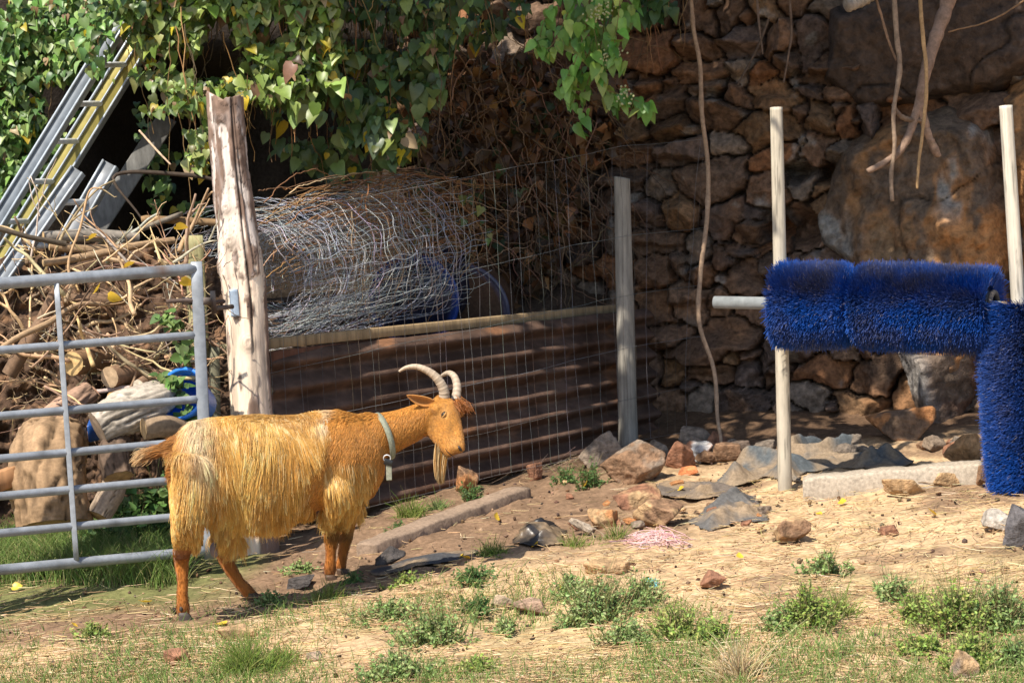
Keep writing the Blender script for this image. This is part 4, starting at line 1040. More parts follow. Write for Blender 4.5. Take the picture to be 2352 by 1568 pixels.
# ------------------------------------------------------------------ the gate
def gate():
    GD0, GD1 = 10.15, 10.70
    dep = lambda x: GD0 + (GD1 - GD0) * x / 450.0
    root = empty("field_gate", G(455, 1290))
    tag(root, "galvanised tubular steel field gate with seven horizontal rails", "gate")
    col = np.array([.27, .29, .315])
    def bar(y0, y1, x1, r):
        xs = np.linspace(-560, x1, 40); ys = y0 + (y1 - y0) * xs / x1
        p = P(xs, ys, dep(xs)); V, F = tubes(p[None], r * 9.95 / FPX, 18, True)
        C = col * (1 + .22 * fbm(V * np.array([5, 5, 5]), 3, int(y0))[:, None]); C = C * (1 - .35 * sst(.2, .5, fbm(V * 13, 3, int(y0) + 3))[:, None]); rs = sst(.38, .6, fbm(V * 9, 4, int(y0) + 5))[:, None] * .7; C = C * (1 - rs) + np.array([.17, .10, .06]) * rs
        under(mesh_np("rail", V, F, M_GALV, None, C), root)
    for y0, y1, x1, r in ((651, 618, 446, 14.5), (804, 769, 452, 10), (955, 916, 459, 10), (1053, 1011, 464, 10), (1139, 1096, 468, 10), (1224, 1180, 474, 10), (1308, 1264, 478, 12.5)):
        bar(y0, y1, x1, r)
    V, F = box(P(451, 601, dep(451)), P(482, 1282, dep(480)), np.array([.0285, .004, 0]), np.array([-.004, .030, 0]))
    C = col * (1 + .25 * fbm(V * 7, 3, 401)[:, None]); under(mesh_np("end_stile", V, F, M_GALV, None, C), root)
    def strut(x0, y0, x1, y1):
        V, F = box(P(x0, y0, dep(x0)) - np.array([0, .024, 0]), P(x1, y1, dep(x1)) - np.array([0, .024, 0]), np.array([.0125, 0, 0]), np.array([0, .004, 0]))
        under(mesh_np("strut", V, F, M_GALV, None, col * 1.05), root)
    strut(132, 650, 178, 1284); strut(-420, 690, -372, 1326)
    h = [P(382, 692, 10.62), P(440, 690, 10.68), P(486, 694, 10.78), P(514, 692, 10.86)]
    V, F = tubes(smooth_path(h, 20)[None], .011, 10, True); hb = mesh_np("hinge_bolt", V, F, M_RUST, None, np.array([.15, .11, .09])); under(hb, root)
    for x in (430, 474):
        a = P(x - 7, 691, 10.68); b = P(x + 7, 692, 10.72); V, F = tubes(np.array([a, b])[None], .021, 6, True)
        n_ = mesh_np("nut", V, F, M_RUST, None, np.array([.16, .13, .11])); n_.parent = hb
    V, F = tubes(np.array([P(488, 668, 10.78), P(492, 720, 10.78)])[None], .014, 10, True); under(mesh_np("hinge_eye", V, F, M_RUST, None, np.array([.20, .16, .13])), root)
    V, F = tubes(np.array([P(492, 708, 10.79), P(534, 704, 10.90)])[None], .012, 10, True); under(mesh_np("hinge_pin", V, F, M_RUST, None, np.array([.22, .18, .15])), root)
gate()

# ------------------------------------------------------------------ ladders and a plank leaning on the ivy
def ladder(label, s1, s2, D1, D2, w_px, rungs, col, web=(None, None), th=.028):
    """two stiles given by their picture ends, at two depths, and rungs between"""
    root = empty("ladder", P(*s1[0], D1)); tag(root, label, "ladder")
    def stile(s, D, w, web):
        a, b = P(*s[0], D), P(*s[1], D + .25); d = unit(b - a); side = unit(np.cross(d, np.array([.25, 1, .1]))); front = np.cross(side, d); front = front if front @ (CAM - a) > 0 else -front
        hw = w * .5 * D / FPX
        V, F = box(a, b, side * hw, front * th); o = mesh_np("stile", V, F, M_ALU, None, np.array(web if web is not None else col)); under(o, root)
        for s_ in ((-1, 1) if hw < .045 else (-1, 0, 1)):
            q = side * s_ * (hw + .004); V, F = box(a + q + front * .006, b + q + front * .006, side * (.007 if s_ else .005), front * (th + .010))
            f_ = mesh_np("flange", V, F, M_ALU, None, np.array(col)); f_.parent = o
        return a, b
    a1, b1 = stile(s1, D1, w_px[0], web[0]); a2, b2 = stile(s2, D2, w_px[1], web[1])
    for t1, t2 in rungs:
        V, F = tubes(np.array([a1 + (b1 - a1) * t1, a2 + (b2 - a2) * t2])[None], .0175, 14, True); under(mesh_np("rung", V, F, M_ALU, None, np.array([.74, .76, .78])), root)
ALUC = (.50, .54, .58)
def tl(s, y): return (s[0][1] - y) / (s[0][1] - s[1][1])
S1 = ((-395, 1130), (300, 5)); S2 = ((-330, 1130), (372, 5))
S1b = ((-395, 1130), (300, 5))
ladder("tall aluminium extension ladder with a yellow stile leaning into the ivy", ((-385, 1130), (310, 0)), ((-318, 1130), (346, 60)), 12.55, 12.85, (26, 46),
       [(tl(((0, 1130), (0, 0)), y), tl(((0, 1130), (0, 60)), y - 2)) for y in (60, 152, 243, 330, 423, 515, 605, 700, 795, 890, 985)], (.36, .40, .44), ((.17, .19, .21), (.25, .205, .045)))
ladder("short grey aluminium ladder propped beside the tall one, in front of the plank", ((-250, 1010), (180, 392)), ((-118, 1030), (255, 378)), 12.1, 12.35, (26, 30),
       [(tl(((0, 1010), (0, 392)), y), tl(((0, 1030), (0, 378)), y - 2)) for y in (467, 567, 668, 770, 870, 965)], (.36, .39, .42), ((.22, .235, .25), (.24, .25, .265)))
V, F = box(P(60, 770, 12.7), P(385, 270, 13.3), unit(np.array([.84, .1, -.54])) * .062, unit(np.array([-.05, .98, .15])) * .022)
C = np.array([.17, .165, .155]) * (1 + .3 * fbm(V * 8, 3, 411)[:, None])
o = mesh_np("plank", V, F, M_WOOD, None, C); tag(o, "long grey weathered plank leaning right of the ladders", "plank")

# ------------------------------------------------------------------ livestock brushes on white poles
LPD, RPD = GD(1802, 1132), GD(1802, 1132) - .62
o = round_post("steel_pole", (1803, 1132), (1783, 247), 16.5, 14.5, LPD + .02, M_PIPE, (.44, .395, .32), "white painted steel pole through the left end of the blue roller", "pole", 421, grain=False)
o = round_post("steel_pole", (2372, 1180), (2310, 243), 17.5, 15.0, RPD, M_PIPE, (.50, .46, .39), "white painted steel pole inside the upright blue brush", "pole", 425, grain=False)

def brush(name, label, a, b, R, n, seed, groove=None, core=.6, dust=.5, splay=.0):
    rng = np.random.default_rng(seed); a = np.asarray(a); b = np.asarray(b); ax = unit(b - a); L = np.linalg.norm(b - a)
    A = unit(np.cross(np.array([0, 0, 1.0]) if abs(ax[2]) < .9 else np.array([1.0, 0, 0]), ax)); B = np.cross(ax, A)
    root = empty(name, (a + b) / 2); tag(root, label, "brush")
    V, F = lathe([(.001, 0.02), (R * core, .02), (R * core, L - .02), (.001, L - .02)], a, ax, 40)
    under(mesh_np("brush_core", V, F, M_BRISTLE, None, np.array([.012, .02, .07])), root)
    s = rng.uniform(.0, 1, n) * L
    if groove is not None: s[:n // 9] = groove * L + rng.normal(0, .022, n // 9)
    th = rng.uniform(0, 2 * math.pi, n)
    rad = np.cos(th)[:, None] * A + np.sin(th)[:, None] * B
    lean = rng.normal(0, .045, n)
    if groove is not None:
        g = groove * L; near = np.exp(-np.abs(s - g) / .05); lean = lean + np.sign(s - g) * near * .32; s = s + 0
    lean = lean - splay * np.exp(-s / .05) + splay * np.exp(-(L - s) / .05)
    tang = np.cross(ax, rad)
    d = unit(rad + ax * lean[:, None] + tang * rng.normal(0, .05, n)[:, None])
    bend = (rng.normal(0, .010, (n, 3)) - np.array([0, 0, .008]))
    wob = 1 + .045 * vn(np.stack([s * 3, np.cos(th), np.sin(th)], -1), seed) - (.0 if groove is None else .13 * np.exp(-((s - groove * L) / .032) ** 2))
    r0 = R * (core - .05); L_ = (R * rng.uniform(.93, 1.02, n) * wob - r0)
    K = 4; t = np.linspace(0, 1, K)
    p = (a + s[:, None] * ax + r0 * rad)[:, None, :] + (d * L_[:, None])[:, None, :] * t[None, :, None] + bend[:, None, :] * (t ** 2)[None, :, None]
    V, F = tubes(p, np.array([.0016, .0016, .0015, .0010]), 3)
    base = np.array([.009, .072, .345]); dst = np.array([.085, .080, .115])
    q_ = np.stack([s * 4, np.cos(th) * 1.6, np.sin(th) * 1.6], -1); dd = np.clip(dust * (.45 + .8 * rng.random(n)) * (.75 + 1.1 * vn(q_, seed + 3) + .6 * vn(q_ * 3, seed + 4)), 0, 1)
    if groove is not None: dd = dd * (1 - .95 * np.exp(-((s - groove * L) / .055) ** 2))
    dd = dd * (1 - .9 * np.exp(-s / .03)) * (1 - .9 * np.exp(-(L - s) / .045))
    C = base[None, None, :] * (.8 + .3 * rng.random((n, 1, 1))) * np.ones((1, K, 1)); w = (dd[:, None] * t[None, :] ** 1.5)[..., None]
    C = C * (1 - w) + dst * w
    nw = rng.random(n) < .035; C[nw] = C[nw] * .3 + np.array([.26, .24, .27]) * .7
    under(mesh_np("bristles", V, F, M_BRISTLE, None, rep(C, 3)), root)
    return root, a, b, ax
Rr = 96 * LPD / FPX
ra = P(1797, 697, LPD - .10); rb = P(2275, 706, LPD - .62)
rt, a, b, ax = brush("scratching_brush", "horizontal dusty blue bristle roller brush between two white poles", ra, rb, Rr, 95000, 51, groove=.36, core=.55, dust=.8, splay=.25)
V, F = tubes(np.array([a - ax * .38, b + ax * .05])[None], 14.5 * LPD / FPX, 20, True)
under(mesh_np("axle_pipe", V, F, M_GALV, None, np.array([.31, .325, .32])), rt)
an = np.linspace(0, 2 * math.pi, 33); A_ = unit(np.cross(np.array([0, 0, 1.0]), ax)); B_ = np.cross(ax, A_)
V, F = tubes((b + ax * .015 + .075 * (np.cos(an)[:, None] * A_ + np.sin(an)[:, None] * B_))[None], .014, 8); under(mesh_np("hub_ring", V, F, M_RUST, None, np.array([.14, .11, .085])), rt)
V, F = rock_shape(77, (.10, .06, .07), 8, .06, ICO3); under(mesh_np("bolt_clamp", V + a - ax * .03 + np.array([0, 0, .075]), [F], M_RUST, None, np.array([.16, .10, .07])), rt)
V, F = rock_shape(78, (.09, .07, .05), 8, .06, ICO3); under(mesh_np("bolt_clamp", V + b + ax * .05 + np.array([.02, -.02, .01]), [F], M_RUST, None, np.array([.20, .14, .09])), rt)
vb = P(2379, 1150, RPD - .03); vt = P(2345, 702, RPD - .03); vb[2] = max(vb[2], float(gz(vb[0], vb[1])) + .03)
brush("scratching_brush", "upright deep blue bristle brush around the pole at the right edge", vt, vb, 105 * RPD / FPX, 85000, 53, None, .5, .32, .25)

# ------------------------------------------------------------------ kerbs, cloths, twine
def beam_on_ground(name, a_px, b_px, w, h, col, label, cat, material, seed, sink=.02):
    a, b = G(*a_px), G(*b_px); d = unit(b - a); s = unit(np.cross(d, np.array([0, 0, 1.0])))
    n, m = 90, 8; k = .88
    prof = [(-1, 0), (-1, k), (-k, 1), (-.3, 1), (.3, 1), (k, 1), (1, k), (1, 0)]
    V = []
    for i in range(n):
        c = a + (b - a) * i / (n - 1)
        e = 1 if 1 < i < n - 2 else .93
        for (u, v) in prof: V.append(c + s * u * w / 2 * e + np.array([0, 0, (v * e) * h - sink]))
    V = np.array(V); V = V + .010 * np.stack([fbm(V * 9, 3, seed), fbm(V * 9, 3, seed + 1), fbm(V * 9, 3, seed + 2)], -1) + .004 * fbm(V * 40, 2, seed + 3)[:, None]
    idx = np.arange(n * m).reshape(n, m); F = [np.stack([idx[:-1, :-1], idx[:-1, 1:], idx[1:, 1:], idx[1:, :-1]], -1).reshape(-1, 4), idx[0][::-1][None], idx[-1][None]]
    C = np.array(col) * (1 + .25 * fbm(V * 11, 4, seed + 5)[:, None]); o = mesh_np(name, V - a, F, material, None, np.clip(C, .02, .8)); o.location = Vector(a)
    return tag(o, label, cat)
beam_on_ground("concrete_kerb", (1846, 1140), (2262, 1106), .16, .125, (.36, .30, .23), "pale concrete kerb beam lying before the stone wall", "kerb", M_CONC, 501)
beam_on_ground("broken_kerb", (842, 1276), (1200, 1142), .13, .085, (.26, .185, .13), "old brown kerb half sunk in the soil behind the animal", "kerb", M_CONC, 511)
def drape(name, poly, col, label, cat, material, amp, seed, freq=5, base=.012, ridge=0):
    pg = [G(x, y) for x, y in poly]; pl = [(float(p[0]), float(p[1])) for p in pg]; A = np.array(pl); lo = A.min(0) - .03; hi = A.max(0) + .03
    st = max(.008, (hi - lo).max() / 130); X, Y = np.meshgrid(np.arange(lo[0], hi[0], st), np.arange(lo[1], hi[1], st)); x, y = X.ravel(), Y.ravel()
    wx = x + .03 * n2(x, y, 6, seed + 7, 3); wy = y + .03 * n2(x, y, 6, seed + 8, 3)
    ins = inside(pl, wx, wy); d = edge_dist(pl, wx, wy) * np.where(ins, 1, -1)
    fold = np.exp(-(n2(x * .6 + .5 * y, y - .5 * x, freq, seed, 1) / .22) ** 2); fold2 = np.exp(-(n2(x * .6 + .6 * y, y, freq * 2.4, seed + 1, 1) / .2) ** 2)
    z = gz(x, y) + base + amp * sst(0, .12, d + .01) * (np.clip(fold, 0, 1) + .35 * np.clip(fold2, 0, 1) + ridge * .5) + .004 * n2(x, y, 40, seed + 2, 2)
    V = np.stack([x, y, z], -1); hh, ww = X.shape; i = np.arange(hh * ww).reshape(hh, ww)
    F = np.stack([i[:-1, :-1], i[:-1, 1:], i[1:, 1:], i[1:, :-1]], -1).reshape(-1, 4); F = F[(d > -.006)[F].all(1)]
    us = np.unique(F); mp_ = np.full(len(V), -1); mp_[us] = np.arange(len(us))
    soil_ = sst(-.15, .35, n2(x, y, 6, seed + 4, 5))[:, None] * .75
    C = np.array(col) * (1 - soil_) + np.array([.30, .21, .125]) * soil_
    org = np.array([*A.mean(0), 0.0]); org[2] = float(gz(org[0], org[1]))
    o = mesh_np(name, V[us] - org, [mp_[F]], material, None, C[us]); o.location = Vector(org)
    md = o.modifiers.new("s", 'SOLIDIFY'); md.thickness = .004
    return tag(o, label, cat)
drape("weed_membrane", [(1640, 1118), (1700, 1068), (1770, 1040), (1905, 1036), (2030, 1044), (2095, 1062), (2040, 1082), (1930, 1078), (1850, 1092), (1835, 1112), (1760, 1098), (1690, 1122)], (.085, .095, .10), "long folded strip of grey black weed membrane behind the concrete kerb", "groundsheet", M_CLOTH, .075, 521, 4, ridge=.5)
drape("weed_membrane", [(1585, 1205), (1650, 1150), (1735, 1142), (1765, 1200), (1700, 1200), (1640, 1222)], (.10, .095, .09), "crumpled grey cloth left of the white pole foot", "cloth", M_CLOTH, .05, 531, 6, ridge=.4)
drape("plastic_sheet", [(1180, 1248), (1210, 1205), (1265, 1200), (1300, 1225), (1285, 1252), (1225, 1258)], (.022, .02, .02), "scrunched black plastic bag on bare earth behind the pink twine", "plastic bag", M_BAG, .05, 541, 8, ridge=.9)
drape("weed_membrane", [(1484, 1125), (1530, 1108), (1640, 1112), (1700, 1128), (1600, 1150), (1500, 1138)], (.13, .105, .085), "dusty curled edge of buried membrane in front of the hanging vine", "groundsheet", M_CLOTH, .04, 551, 5)
drape("rubber_strip", [(845, 1318), (930, 1290), (1040, 1272), (1105, 1268), (1090, 1282), (960, 1304), (870, 1326)], (.055, .055, .058), "narrow dark rubber strip half buried in front of the broken kerb", "rubber strip", M_CLOTH, .02, 561, 6)

def twine(name, px, py, w, h, n, col, label, seed):
    rng = np.random.default_rng(seed); S = []
    for _ in range(n):
        K = 7; x = px + np.cumsum(rng.normal(0, w / 3.6, K)); y = py + np.cumsum(rng.normal(0, h / 6, K)); x += px - x.mean(); y += py - y.mean()
        g = G(np.clip(x, px - w, px + w), np.clip(y, py - h * .6, py + h * .6)); g[:, 2] += np.abs(rng.normal(0, .014, K)) * np.exp(-((x - px) / (w * .6)) ** 2) + .004; S.append(smooth_path(g, 20))
    V, F = tubes(np.array(S), .0016, 4); C = pick([col], n, .2, rng)
    tag(mesh_np(name, V, F, M_STRAW, None, rep(C, 80)), label, "twine")
twine("baler_twine", 1505, 1243, 120, 46, 70, (.74, .48, .43), "tangled faded pink baler twine on the straw", 61)
twine("baler_twine", 1495, 1345, 40, 34, 16, (.16, .42, .42), "teal twine caught on the green weed patch", 62)
# ------------------------------------------------------------------ wood pile behind the gate
def log(name, pts, Ds, r, label, col, seed, endcol=None, group=None, cat=None, rough=.12, cutpale=True, sides=22):
    NN = 110 if np.max(r) > 30 else 40; sides = 72 if NN > 40 else sides; c = smooth_path([P(x, y, d) for (x, y), d in zip(pts, Ds)], NN); k = np.mean(Ds) / FPX
    rr = interp(r if np.ndim(r) else [r, r], NN) * k
    T = unit(np.gradient(c, axis=0)); ref = np.array([0, 0, 1.0]) if abs(T[0, 2]) < .8 else np.array([1.0, 0, 0])
    A = unit(np.cross(ref, T)); B = np.cross(T, A); an = np.arange(sides) * 2 * math.pi / sides
    q = np.stack([np.cos(an)[None] * np.ones((NN, 1)), np.sin(an)[None] * np.ones((NN, 1)), (np.linspace(0, 1, NN) * np.linalg.norm(c[-1] - c[0]) * 6)[:, None] * np.ones((1, sides))], -1)
    rf = rr[:, None] * (1 + rough * fbm(q * 1.1 + seed, 4, seed) + rough * .5 * fbm(q * np.array([5, 5, .8]), 3, seed + 1) + (.10 * fbm(q * np.array([3.5, 3.5, .5]), 4, seed + 7) + .03 * fbm(q * 6, 3, seed + 6) - .12 * sst(.07, .0, np.abs(fbm(q * np.array([3, 3, .5]), 3, seed + 8))) if NN > 40 else 0))
    V = c[:, None] + rf[..., None] * (np.cos(an)[None, :, None] * A[:, None] + np.sin(an)[None, :, None] * B[:, None])
    C = np.array(col) * (1 + .45 * fbm(q * np.array([4, 4, .8]), 4, seed + 2)[..., None])
    if NN > 40: C = C * (1 - .6 * sst(.08, .0, np.abs(fbm(q * np.array([3, 3, .5]), 3, seed + 8)))[..., None]) * (1 + .4 * fbm(q * 5, 3, seed + 9)[..., None])
    i = np.arange(NN * sides).reshape(NN, sides); r1 = np.roll(i, -1, 1)
    # sawn ends: rings of their own, slightly domed
    V = V.reshape(-1, 3); C = C.reshape(-1, 3); Fs = [np.stack([i[:-1], r1[:-1], r1[1:], i[1:]], -1).reshape(-1, 4)]
    ec = np.array(endcol if endcol is not None else (.46, .31, .16))
    for row, sgn in ((0, -1), (NN - 1, 1)):
        n0 = len(V); ring = V[i[row]]; cen = ring.mean(0)
        V = np.concatenate([V, ring + T[row] * sgn * .001, cen + (ring - cen) * .55 + T[row] * sgn * .004, [cen + T[row] * sgn * .003]])
        C = np.concatenate([C, np.tile(ec * .8, (sides, 1)), np.tile(ec, (sides, 1)) * (1 + .2 * np.cos(an * 3)[:, None]), [ec * .8]])
        a = np.arange(sides) + n0; b = a + sides; ra, rb = np.roll(a, -1), np.roll(b, -1); q4 = np.stack([a, ra, rb, b], -1); t3 = np.stack([b, rb, np.full(sides, n0 + 2 * sides)], -1)
        Fs += [q4, t3] if sgn > 0 else [q4[:, ::-1], t3[:, ::-1]]
    o = mesh_np(name, V - c[0], Fs, M_TWIG, None, np.clip(C, .01, .8)); o.location = Vector(c[0])
    return tag(o, label, cat or name, group)
BK = (.16, .10, .062); TN = (.30, .20, .115); GYW = (.24, .21, .175)
WP = "logs and branches in the wood pile"
log("log", [(100, 545), (200, 540), (318, 546)], [11.5, 11.6, 11.7], [13, 15, 14], "grey split log end lying highest at the left of the wood pile", GYW, 601, group=WP)
log("branch", [(114, 566), (240, 572), (400, 552)], [11.4, 11.5, 11.7], [9, 10, 8], "straight brown branch just under the grey split log", TN, 602, group=WP)
log("branch", [(100, 604), (190, 590), (330, 560), (380, 556)], [11.3, 11.4, 11.5, 11.6], [9, 9, 7, 5], "tan branch with a sawn end sticking out left of the pile", TN, 603, group=WP)
log("branch", [(150, 560), (70, 545), (-30, 520), (-140, 512)], [11.3, 11.2, 11.1, 11.0], [7, 6, 6, 5], "thin dark branch reaching out of the pile across the ladders", (.09, .07, .05), 604, group=WP)
log("branch", [(20, 860), (62, 790), (95, 740), (135, 655)], [11.2, 11.2, 11.3, 11.3], [17, 18, 16, 13], "thick bent brown branch rising beside the left gate strut", BK, 605, group=WP)
log("branch", [(-40, 830), (40, 775), (110, 742), (180, 700), (260, 700)], [11.0, 11.0, 11.1, 11.2, 11.3], [6, 7, 7, 6, 4], "long crooked tan branch crossing the thick bent one", TN, 606, group=WP)
log("log", [(148, 688), (260, 686), (300, 684)], [11.3, 11.3, 11.4], [15, 16, 15], "brown log level with the yellow leaf under the top gate rail", BK, 607, group=WP)
log("log", [(166, 834), (200, 830), (245, 826)], [11.15, 11.3, 11.5], [27, 28, 27], "short log with a big pale sawn face behind the second gate rail", (.22, .13, .07), 608, (.56, .38, .17), group=WP)
log("log", [(252, 866), (300, 858), (350, 872)], [11.1, 11.25, 11.4], [24, 25, 22], "short brown log right of the pale faced one", (.23, .14, .085), 609, (.40, .28, .17), group=WP)
log("log", [(318, 884), (350, 868), (400, 858)], [11.05, 11.2, 11.4], [13, 15, 14], "thin log with a small white sawn end above the blue tub", (.2, .125, .08), 610, (.58, .5, .38), group=WP)
log("log", [(256, 912), (300, 898), (330, 895)], [11.0, 11.2, 11.3], [11, 12, 11], "small round end of orange cut wood over the white barked log", (.25, .14, .07), 611, (.60, .36, .14), group=WP)
log("log", [(122, 1205), (112, 1080), (126, 1002)], [10.75, 10.8, 10.95], [86, 88, 80], "large pale knotty tree stump behind the gate at left", (.28, .18, .10), 612, (.40, .28, .18), cat="stump", rough=.16)
log("log", [(60, 1010), (100, 985), (150, 940), (205, 900)], [11.0, 11.0, 11.1, 11.2], [32, 36, 34, 28], "reddish barked log resting on top of the pale stump", (.30, .19, .13), 613, group=WP, rough=.2)
log("log", [(225, 985), (280, 955), (345, 925), (385, 908)], [10.8, 10.85, 10.95, 11.1], [44, 52, 50, 38], "white barked log lying in front of the blue tub", (.36, .31, .25), 614, (.34, .25, .17), group=WP, rough=.2)
log("log", [(330, 985), (380, 978), (428, 990)], [10.75, 10.8, 10.9], [24, 27, 22], "brown block of wood below the blue tub", (.27, .19, .12), 615, group=WP, rough=.2)
log("log", [(275, 1095), (265, 1040), (280, 1000)], [10.75, 10.8, 10.9], [34, 36, 30], "dark rotten log standing under the white barked log", (.12, .08, .055), 616, group=WP, rough=.22)
log("log", [(225, 1185), (255, 1130), (270, 1080)], [10.75, 10.8, 10.85], [28, 31, 22], "pale flat piece of wood stood in the nettles", (.33, .25, .18), 617, group=WP)
V, F = box(P(-70, 1128, 10.6), P(44, 1088, 10.75), np.array([0, .07, 0]), np.array([0, 0, .05]))
tag(mesh_np("timber_offcut", V, F, M_WOOD, None, np.array([.36, .19, .09])), "orange sided timber offcut at the left edge by the stump", "timber offcut")
for (a, b, D, hw, lab, c, sd) in (((232, 562), (415, 492), 11.75, (15, 6), "grey board sloping up across the top of the wood pile", (.20, .17, .13), 621),
                              ((330, 502), (520, 512), 11.95, (13, 7), "old orange brown board lying at the top of the pile behind the posts", (.24, .15, .075), 622)):
    k = D / FPX; V, F = box(P(*a, D), P(*b, D + .15), np.array([0, .09, 0]), np.array([0, 0, hw[1] * k]))
    tag(mesh_np("board", V, F, M_WOOD, None, np.array(c) * (1 + .3 * fbm(V * 9, 3, sd)[:, None])), lab, "board")

def brush_pile():
    rng = np.random.default_rng(71)
    # dark earthy heart of the heap
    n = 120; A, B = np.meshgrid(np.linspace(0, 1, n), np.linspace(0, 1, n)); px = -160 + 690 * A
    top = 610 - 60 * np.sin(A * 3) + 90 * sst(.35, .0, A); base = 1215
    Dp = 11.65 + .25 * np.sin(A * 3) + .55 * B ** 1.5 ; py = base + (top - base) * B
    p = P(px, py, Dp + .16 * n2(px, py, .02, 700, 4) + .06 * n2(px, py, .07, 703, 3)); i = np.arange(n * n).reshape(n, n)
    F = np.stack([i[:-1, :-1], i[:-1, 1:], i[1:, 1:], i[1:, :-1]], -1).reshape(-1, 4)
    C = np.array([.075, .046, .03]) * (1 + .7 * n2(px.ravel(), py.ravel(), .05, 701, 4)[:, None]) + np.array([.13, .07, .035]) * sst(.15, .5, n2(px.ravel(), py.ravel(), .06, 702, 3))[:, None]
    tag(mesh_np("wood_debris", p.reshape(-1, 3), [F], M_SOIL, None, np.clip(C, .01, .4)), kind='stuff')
    sticks = 0
    def stick_path(x, y, ang, L, D):
        K = 7; q = []; a = ang
        for k in range(K): q.append((x, y, D)); a += rng.normal(0, .22); x += math.cos(a) * L / K; y -= math.sin(a) * L / K; D += rng.normal(0, .03)
        q = np.array(q); return smooth_path(P(q[:, 0], q[:, 1], np.clip(q[:, 2], 10.95, 12.2)), 18)
    for s in range(120):
        x = rng.uniform(60, 470); y = rng.uniform(575, 900); ang = rng.choice([rng.normal(.15, .35), rng.normal(2.2, .4), rng.normal(1.0, .5), rng.normal(-.6, .4)]); L = rng.uniform(70, 260)
        if x + L * math.cos(ang) > 545: ang = math.pi - ang
        D = 11.3 + rng.normal(0, .15) + max(0, (720 - y)) * .001
        path = stick_path(x, y, ang, L, D); r = rng.choice([.0040, .0062, .0090, .0135], p=[.22, .33, .28, .17])
        a = Acc(); V, F = tubes(path[None], r * np.linspace(1, .45, 18)[None], 6, True)
        col = pick([(.50, .34, .19), (.36, .25, .15), (.22, .14, .09), (.42, .36, .28)], 1, .15, rng, [4, 3, 2, 1])[0]; a.add(V, F, col)
        for _ in range(rng.integers(0, 3)):
            j = rng.integers(4, 15); d = unit(path[j + 1] - path[j]) + rng.normal(0, .45, 3); bl = rng.uniform(.06, .22)
            bp = path[j] + d * np.linspace(0, 1, 7)[:, None] * bl + np.cumsum(rng.normal(0, .006, (7, 3)), 0); V, F = tubes(bp[None], r * .6 * np.linspace(1, .4, 7)[None], 5); a.add(V, F, col * 1.05)
        o = a.build("stick", M_TWIG, origin=path[0])
        tag(o, "dry crooked stick tangled in the brushwood heap behind the gate", "stick", "sticks in the brushwood heap")
    # finest twigs, too many to count
    W = []
    for s in range(260):
        x = rng.uniform(-60, 520); y = rng.uniform(570, 985); L = rng.uniform(30, 120); D = 11.35 + rng.normal(0, .16)
        W.append(stick_path(x, y, rng.uniform(0, 6.28), L, D))
    W = np.array(W); V, F = tubes(W, np.linspace(.0026, .0012, 18), 4); C = pick([(.46, .32, .18), (.30, .20, .12), (.17, .11, .07)], len(W), .2, rng)
    tag(mesh_np("brushwood_twigs", V, F, M_TWIG, None, rep(C, 72)), kind='stuff')
brush_pile()
# two tall bare stems standing up out of the heap, as in the photograph
def stem_thing(pts, Ds, r, col, label, name="stick", cat="stick"):
    c = smooth_path([P(x, y, d) for (x, y), d in zip(pts, Ds)], 40); V, F = tubes(c[None], interp(r, 40)[None], 8, True)
    V = V + .12 * np.array(r).mean() * fbm(V * 60, 2, 5)[:, None]
    o = mesh_np(name, V - c[0], F, M_TWIG, None, np.array(col) * (1 + .3 * fbm(V * 20, 3, 6)[:, None])); o.location = Vector(c[0]); return tag(o, label, cat)
stem_thing([(165, 660), (158, 600), (185, 520), (205, 440), (235, 432)], [10.95] * 5, [.008, .007, .006, .005, .003], (.48, .31, .17), "tall kinked tan stick standing up out of the wood pile")
stem_thing([(120, 640), (250, 610), (330, 520), (262, 405), (430, 402), (520, 420)], [11.8, 11.8, 11.9, 12.0, 12.0, 12.0], [.004, .004, .004, .010, .012, .010], (.05, .036, .026), "dark bare branch arching over the hollow behind the posts", "branch", "branch")
stem_thing([(320, 300), (360, 345), (392, 378)], [11.9, 11.8, 11.75], [.006, .006, .005], (.42, .30, .20), "pale broken stick hanging in front of the dark hollow")

# blue tub and tray
tc_ = P(415, 905, 10.95); tax = unit(np.array([-.35, -.80, .42])); k = 10.95 / FPX
root = empty("tub", tc_ - tax * .2); tag(root, "round blue plastic tub tipped over behind the gate end", "tub")
V, F = lathe([(.001, -.20), (42 * k, -.20), (52 * k, -.08), (60 * k, 0), (57 * k, .0), (49 * k, -.08), (38 * k, -.17), (.001, -.17)], tc_, tax, 44)
under(mesh_np("tub_body", V, F, M_PLASTIC, None, np.array([.012, .13, .52])), root)
an = np.linspace(0, 2 * math.pi, 45); A_ = unit(np.cross(np.array([0, 0, 1.0]), tax)); B_ = np.cross(tax, A_)
V, F = tubes((tc_ + 61 * k * (np.cos(an)[:, None] * A_ + np.sin(an)[:, None] * B_))[None], .0115, 8); under(mesh_np("tub_rim", V, F, M_PLASTIC, None, np.array([.015, .16, .58])), root)
V, F = box(P(206, 985, 10.95), P(262, 972, 11.05), np.array([0, .06, .02]), np.array([0, -.01, .045]))
tag(mesh_np("tray", V, F, M_PLASTIC, None, np.array([.015, .07, .26])), "small dark blue plastic tray wedged left of the white barked log", "tray")

